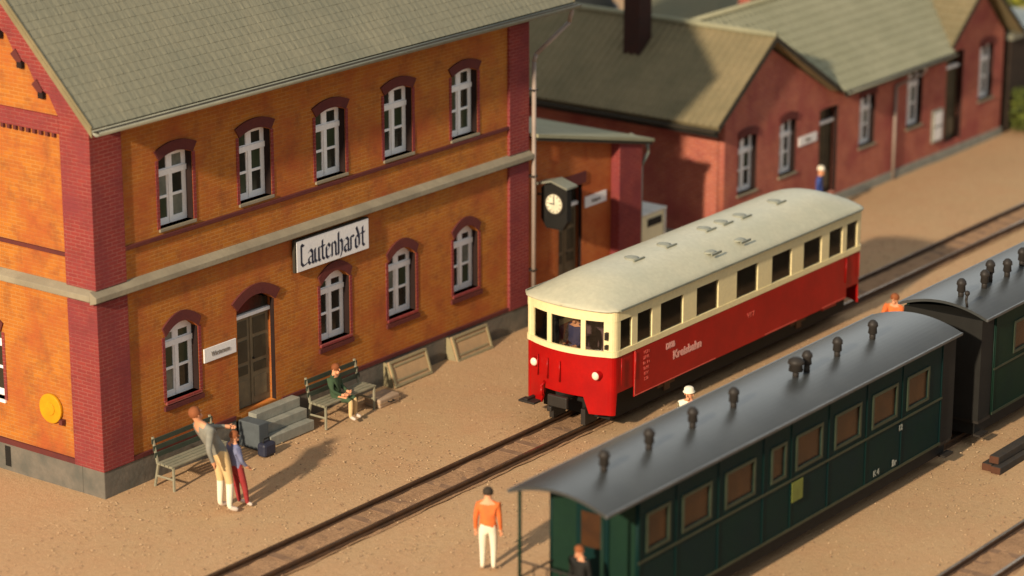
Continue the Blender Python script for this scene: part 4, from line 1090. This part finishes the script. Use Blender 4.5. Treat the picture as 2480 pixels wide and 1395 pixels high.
# ------------------------------------------------------------------ green carriages
def carriage(name, x0, length, label, group, body_mat, first=True, plat=.95, wins_=(), roofx=(0, 0), roofextra=True):
    """side towards camera at local y=-.82 ; origin at track centre, x0 = roof front edge"""
    c = empty(name, (x0, -10.07, 0), label, 'carriage', group)
    W = .82; z0, z1 = .50, 2.36
    bx0, bx1 = plat, length - (.50 if first else .5)
    holes = [[(a, b_), (a2, b_), (a2, t_), (a, t_)] for a, a2, b_, t_ in wins_]
    for s in (-1, 1):
        panel('side_wall', [(bx0, z0), (bx1, z0), (bx1, z1), (bx0, z1)], holes, .05, body_mat, c, (lambda u, v, w_: (u, -W + w_, v)) if s < 0 else (lambda u, v, w_: (u, W - .05 + w_, v)))
    for xa in (bx0, bx1 - .05):
        dz = [(-.30, z0 + .1), (.30, z0 + .1), (.30, 2.20), (-.30, 2.20)]
        panel('end_wall', [(-W + .053, z0), (W - .053, z0), (W - .053, z1), (.4, z1 + .13), (-.4, z1 + .13), (-W + .053, z1)], [], .046, M['green2'], c, lambda u, v, w_, xa=xa: (xa + w_ + .002, u, v))
        s_ = -1 if xa == bx0 else 1
        o = MB().box(*sorted((xa + (.0 if s_ < 0 else .05) + s_ * .001, xa + (.0 if s_ < 0 else .05) + s_ * .03)), -.30, .30, z0 + .05, 2.18).build('end_door', body_mat, c, bevel=.005)
        MB().box(*sorted((xa + (.0 if s_ < 0 else .05) + s_ * .031, xa + (.0 if s_ < 0 else .05) + s_ * .037)), -.20, .20, 1.45, 2.02).build('door_window', M['brownpane'], o)
    MB().box(bx0 + .06, bx1 - .06, -W + .06, W - .06, .55, .62).build('floor', M['black'], c)
    MB().box(bx0 + .06, bx1 - .06, -.05, .05, .63, 2.3).build('partition', M['seat'], c)
    for a, a2, b_, t_ in wins_:
        wn = MB()
        for (p, q, r, t) in ((a - .05, a, b_ - .05, t_ + .05), (a2, a2 + .05, b_ - .05, t_ + .05), (a, a2, b_ - .05, b_), (a, a2, t_, t_ + .05)):
            wn.box(p, q, -W - .022, -W - .001, r, t)
        wn = wn.build('window', M['greenline'], c)
        MB().box(a + .002, a2 - .002, -W + .018, -W + .026, b_ + .002, t_ - .002).build('pane', M['brownpane'], wn)
    # waist rail, panel strips
    MB().box(bx0, bx1, -W - .016, -W - .001, 1.36, 1.40).build('waist_rail', M['greenline'], c)
    MB().box(bx0, bx1, -W - .016, -W - .001, z0, z0 + .05).build('sill_rail', M['greenline'], c)
    for x in [bx0 + .02] + [(wins_[i][1] + wins_[i + 1][0]) / 2 for i in range(len(wins_) - 1)] + [bx1 - .05]:
        MB().box(x, x + .03, -W - .014, -W - .001, z0 + .052, 1.358).box(x, x + .03, -W - .014, -W - .001, 1.402, z1).build('panel_strip', body_mat, c)
    # roof
    n = 20; R = []; RW = .90
    for k in range(n + 1):
        a = -1 + 2 * k / n; R.append((a * RW, 2.47 + .19 * (1 - abs(a) ** 2.0)))
    poly = R + [(p[0] * .985, p[1] - .05) for p in R[::-1]]
    MB().prism(poly, 0, 0, length).build('roof', M['coachroof'], c, smooth=False)
    for s in (-1, 1): MB().box(-.01, length + .01, s * RW - .02, s * RW + .02, 2.425, 2.475).build('roof_rim', M['coachrim'], c, bevel=.008)
    MB().box(.1, length - .1, -.70, .70, .20, .437).build('underframe', M['black'], c)  # black block made deep to give the shade under the carriage
    # platforms
    for e in ([0, 1] if True else [0]):
        xa, xb = (.05, bx0 - .003) if e == 0 else (bx1 + .003, length - .05)
        MB().box(xa, xb, -.80, .80, .44, .50).build('platform', M['iron'], c)
        xe = xa + .05 if e == 0 else xb - .05
        for s in (-1, 1): MB().tube((xe, s * .76, .5), (xe, s * .76, 2.47), .028, n=8).build('platform_post', M['green2'], c, smooth=True)
        rl = MB()
        for z in (.78, 1.05, 1.32): rl.tube((xe, -.76, z), (xe, .76, z), .016, n=6)
        for y in (-.5, -.25, 0, .25, .5): rl.tube((xe, y, .5), (xe, y, 1.32), .012, n=6)
        for s in (-1, 1): rl.tube((xe, s * .76, 1.05), (bx0 if e == 0 else bx1, s * .76, 1.05), .016, n=6)
        rl.build('railing', M['iron'], c)
        sx_ = -1 if e == 0 else 1
        xo = xa if e == 0 else xb
        MB().tube((xo, 0, .42), (xo + sx_ * .22, 0, .42), .05).box(*sorted((xo + sx_ * .2, xo + sx_ * .27)), -.2, .2, .32, .52).build('buffer', M['iron'], c, bevel=.01)
        MB().box(*sorted((xo - sx_ * .3, xo + sx_ * .02)), -.86, -.72, .20, .24).build('step_board', M['iron'], c)
    for x in (2.0, 2.9, length - 3.0, length - 2.1):
        for s in (-1, 1):
            wl = MB().tube((x, s * .32, .38), (x, s * .41, .38), .26, n=20).build('wheel', M['iron'], c)
            MB().tube((x, s * .41, .38), (x, s * .46, .38), .08, n=10).build('hub', M['rust'], wl)
    for x in (2.45, length - 2.55):
        for s in (-1, 1): MB().box(x - .75, x + .75, s * .52 - .03, s * .52 + .03, .33, .45).build('bogie_frame', M['iron'], c, bevel=.01)
    return c
W1 = [(1.64, 2.36), (2.86, 3.64), (4.22, 4.58), (4.98, 5.72), (6.22, 6.98), (7.46, 8.22), (8.66, 9.34)]
OX = -.55
wl1 = [(.66 - OX, 1.20 - OX, 1.54, 2.08)] + [(a - OX, b - OX, 1.54, 2.06) for a, b in W1]
C1 = carriage('passenger_carriage', OX, 10.95, 'dark green carriage with grey roof and brown windows, nearest the camera', 'green passenger carriages', M['green'], wins_=wl1)
wl2 = [(a, a + .72, 1.54, 2.06) for a in (1.3, 2.5, 3.7, 4.9, 6.1, 7.3, 8.5)]
C2 = carriage('passenger_carriage', 11.35, 10.95, 'second green carriage at the right edge, coupled behind the near one', 'green passenger carriages', M['green2'], wins_=wl2, plat=.5)
def torpedo(parent, x, y, z, h=.34, big=False):
    o = MB().tube((0, 0, -.06), (0, 0, h * .55), .055, n=12).build('roof_vent', M['iron'], parent, smooth=True, loc=(x, y, z))
    k = 1.3 if big else .85
    MB().lathe((0, 0, h * .30), [(.06, 0), (.095 * k, .02), (.085 * k, .12), (.11 * k, .15), (.10 * k, .20), (.05 * k, .25), (.02, .26)], 14).build('vent_cap', M['iron'], o, smooth=True)
    return o
for x in (.55, 1.76, 2.98, 4.18, 6.10, 7.45, 8.65): torpedo(C1, x - OX, -.08, 2.64, big=abs(x - 6.1) < .1)
torpedo(C1, 6.42 - OX, -.10, 2.64, h=.46)
for x, y, h in ((11.80, -.12, .30), (12.55, -.20, .30), (13.45, -.20, .30), (12.95, -.10, .55), (14.25, -.1, .34), (15.6, 0, .34)): torpedo(C2, x - 11.35, y, 2.65 - (.05 if y < -.3 else 0), h=h)
MB().path([(.08, -.45, 2.58), (.02, -.45, 2.75), (.05, -.45, 2.85)], .025, n=6).ball((.05, -.45, 2.87), .05).build('tail_lamp_hook', M['iron'], C2, smooth=True)
MB().box(4.98 - OX - .17, 4.98 - OX + .17, -.85, -.838, .98, 1.33).build('lime_plate', M['limelabel'], C1, bevel=.004)
def c1text(b, X, z, s):
    text('lettering', b, s, M['paleg'], C1, face_front(X - OX, -.842, z), depth=.002, bold=.006)
c1text('12', 8.40, 1.25, .14); c1text('K 4', 7.6, .66, .14); c1text('Br', 8.22, .66, .16)
# dark bellows-like barrier between the carriages: closed covered end of the second carriage
MB().box(.02, .48, -.80, .80, .503, 2.42).build('end_vestibule', M['black'], C2)
MB().box(10.46, 10.94, -.80, .80, .503, 2.42).build('end_vestibule', M['black'], C1)

# ------------------------------------------------------------------ lying timber in the sand
TB = empty('timber_stack', (10.35, -11.62, 0), 'dark squared timbers lying on the sand at the right edge', 'timber')
for k, (y, z) in enumerate(((-.17, 0), (.04, 0), (-.07, .145))):
    o = MB().box(.06 * k, 5.0, y - .095, y + .095, z + .003, z + .14).build('beam', M['timber'], TB, bevel=.012)
    MB().box(.06 * k - .012, .06 * k - .001, y - .09, y + .09, z + .008, z + .135).build('beam_end', M['timberend'], o)

# ------------------------------------------------------------------ people
man = {k: Vector(v) for k, v in STAND.items()}
def P_(x, y, z): return Vector((x, y, z))
# man leaning back, facing +X, local origin at his feet, in metres before scale
man.update(pelvis=P_(-.08, 0, 1.04), waist=P_(-.18, 0, 1.20), chest=P_(-.36, 0, 1.50), neck=P_(-.47, 0, 1.66), head=P_(-.52, .0, 1.80), crown=P_(-.55, 0, 1.89),
           shl=P_(-.36, .20, 1.56), ell=P_(-.10, .26, 1.42), wrl=P_(.14, .16, 1.40), hal=P_(.24, .12, 1.38),
           shr=P_(-.38, -.20, 1.54), elr=P_(-.46, -.27, 1.24), wrr=P_(-.38, -.26, 1.02), har=P_(-.34, -.25, .95),
           hil=P_(-.06, .10, .95), knl=P_(.0, .12, .52), anl=P_(-.02, .13, .09), tol=P_(.14, .15, .045),
           hir=P_(-.06, -.10, .95), knr=P_(.03, -.11, .52), anr=P_(.0, -.12, .09), tor=P_(.13, -.2, .045))
person((.84, -2.05, 0), math.radians(-14), 'man in grey jacket and cream trousers leaning back beside a child', man, dict(top='coat', trousers='khaki', shin='whitecl', shoe='shoe'), 1.04, hair='hair')
boy = dict(STAND, tol=(.2, .05, .045), tor=(.17, -.17, .045), elr=(.02, -.24, 1.12))
boy.update(pelvis=(-.10, 0, .93), waist=(-.14, 0, 1.10), chest=(-.16, 0, 1.36), neck=(-.16, 0, 1.50), head=(-.14, 0, 1.62), crown=(-.15, 0, 1.71), shl=(-.16, .19, 1.40), shr=(-.16, -.19, 1.40),
           ell=(-.16, .26, 1.14), elr=(-.12, -.26, 1.14), wrl=(-.02, .22, .98), hal=(.05, .2, .92), wrr=(.02, -.22, .98), har=(.09, -.2, .92),
           hil=(-.09, .1, .88), hir=(-.09, -.1, .88), knl=(-.06, .11, .48), knr=(.02, -.11, .48), anl=(.0, .12, .09), anr=(.08, -.1, .09))
person((1.17, -2.13, 0), math.radians(-20), 'child in blue shirt and dark red trousers standing beside the man', boy, dict(top='denim', trousers='maroon', shoe='shoe'), .80, hair='hair')
person((5.50, -.58, .06), math.radians(-75), 'person in dark green coat sitting on the bench by the station wall', SIT, dict(top='darkgreen', trousers='darkgreen', shin='khaki', shoe='shoe'), .80, hair='hair')
person((22.95, -.62, 0), math.radians(-70), 'person in blue overalls standing at the red brick building beyond the railcar roof', STAND, dict(top='bluecl', trousers='bluecl', shoe='shoedk'), .74, hat='whitecl')
person((8.30, -4.08, .96), PI, 'driver in navy uniform seen through the front window of the railcar', SIT, dict(top='navy', trousers='navy', shoe='shoedk'), .85, hat='navy', name='person')
person((7.42, -7.2, 0), math.radians(190), 'person in cream jacket and white cap seen over the near carriage roof', STAND, dict(top='whitecl', trousers='khaki', shoe='shoedk'), .84, hat='whitecl')
reach = dict(STAND, ell=(.22, .22, 1.30), wrl=(.42, .18, 1.22), hal=(.50, .16, 1.20), elr=(.22, -.22, 1.28), wrr=(.40, -.16, 1.16), har=(.48, -.14, 1.14))
person((14.72, -7.25, 0), math.radians(190), 'person in orange jacket reaching out, behind the gap of the carriages', reach, dict(top='orangecl', trousers='khaki', shoe='shoedk'), .83, hair='hair')
person((1.45, -7.25, 0), math.radians(30), 'person in orange red top and white trousers by the carriage end, lower edge', STAND, dict(top='orangecl', trousers='whitecl', shoe='whitecl'), .82, hair='hairdk')
person((-.20, -10.25, .50), math.radians(180), 'ginger haired person standing on the open end platform of the near carriage', STAND, dict(top='black', trousers='black', shoe='shoedk'), .70, hair='hair')
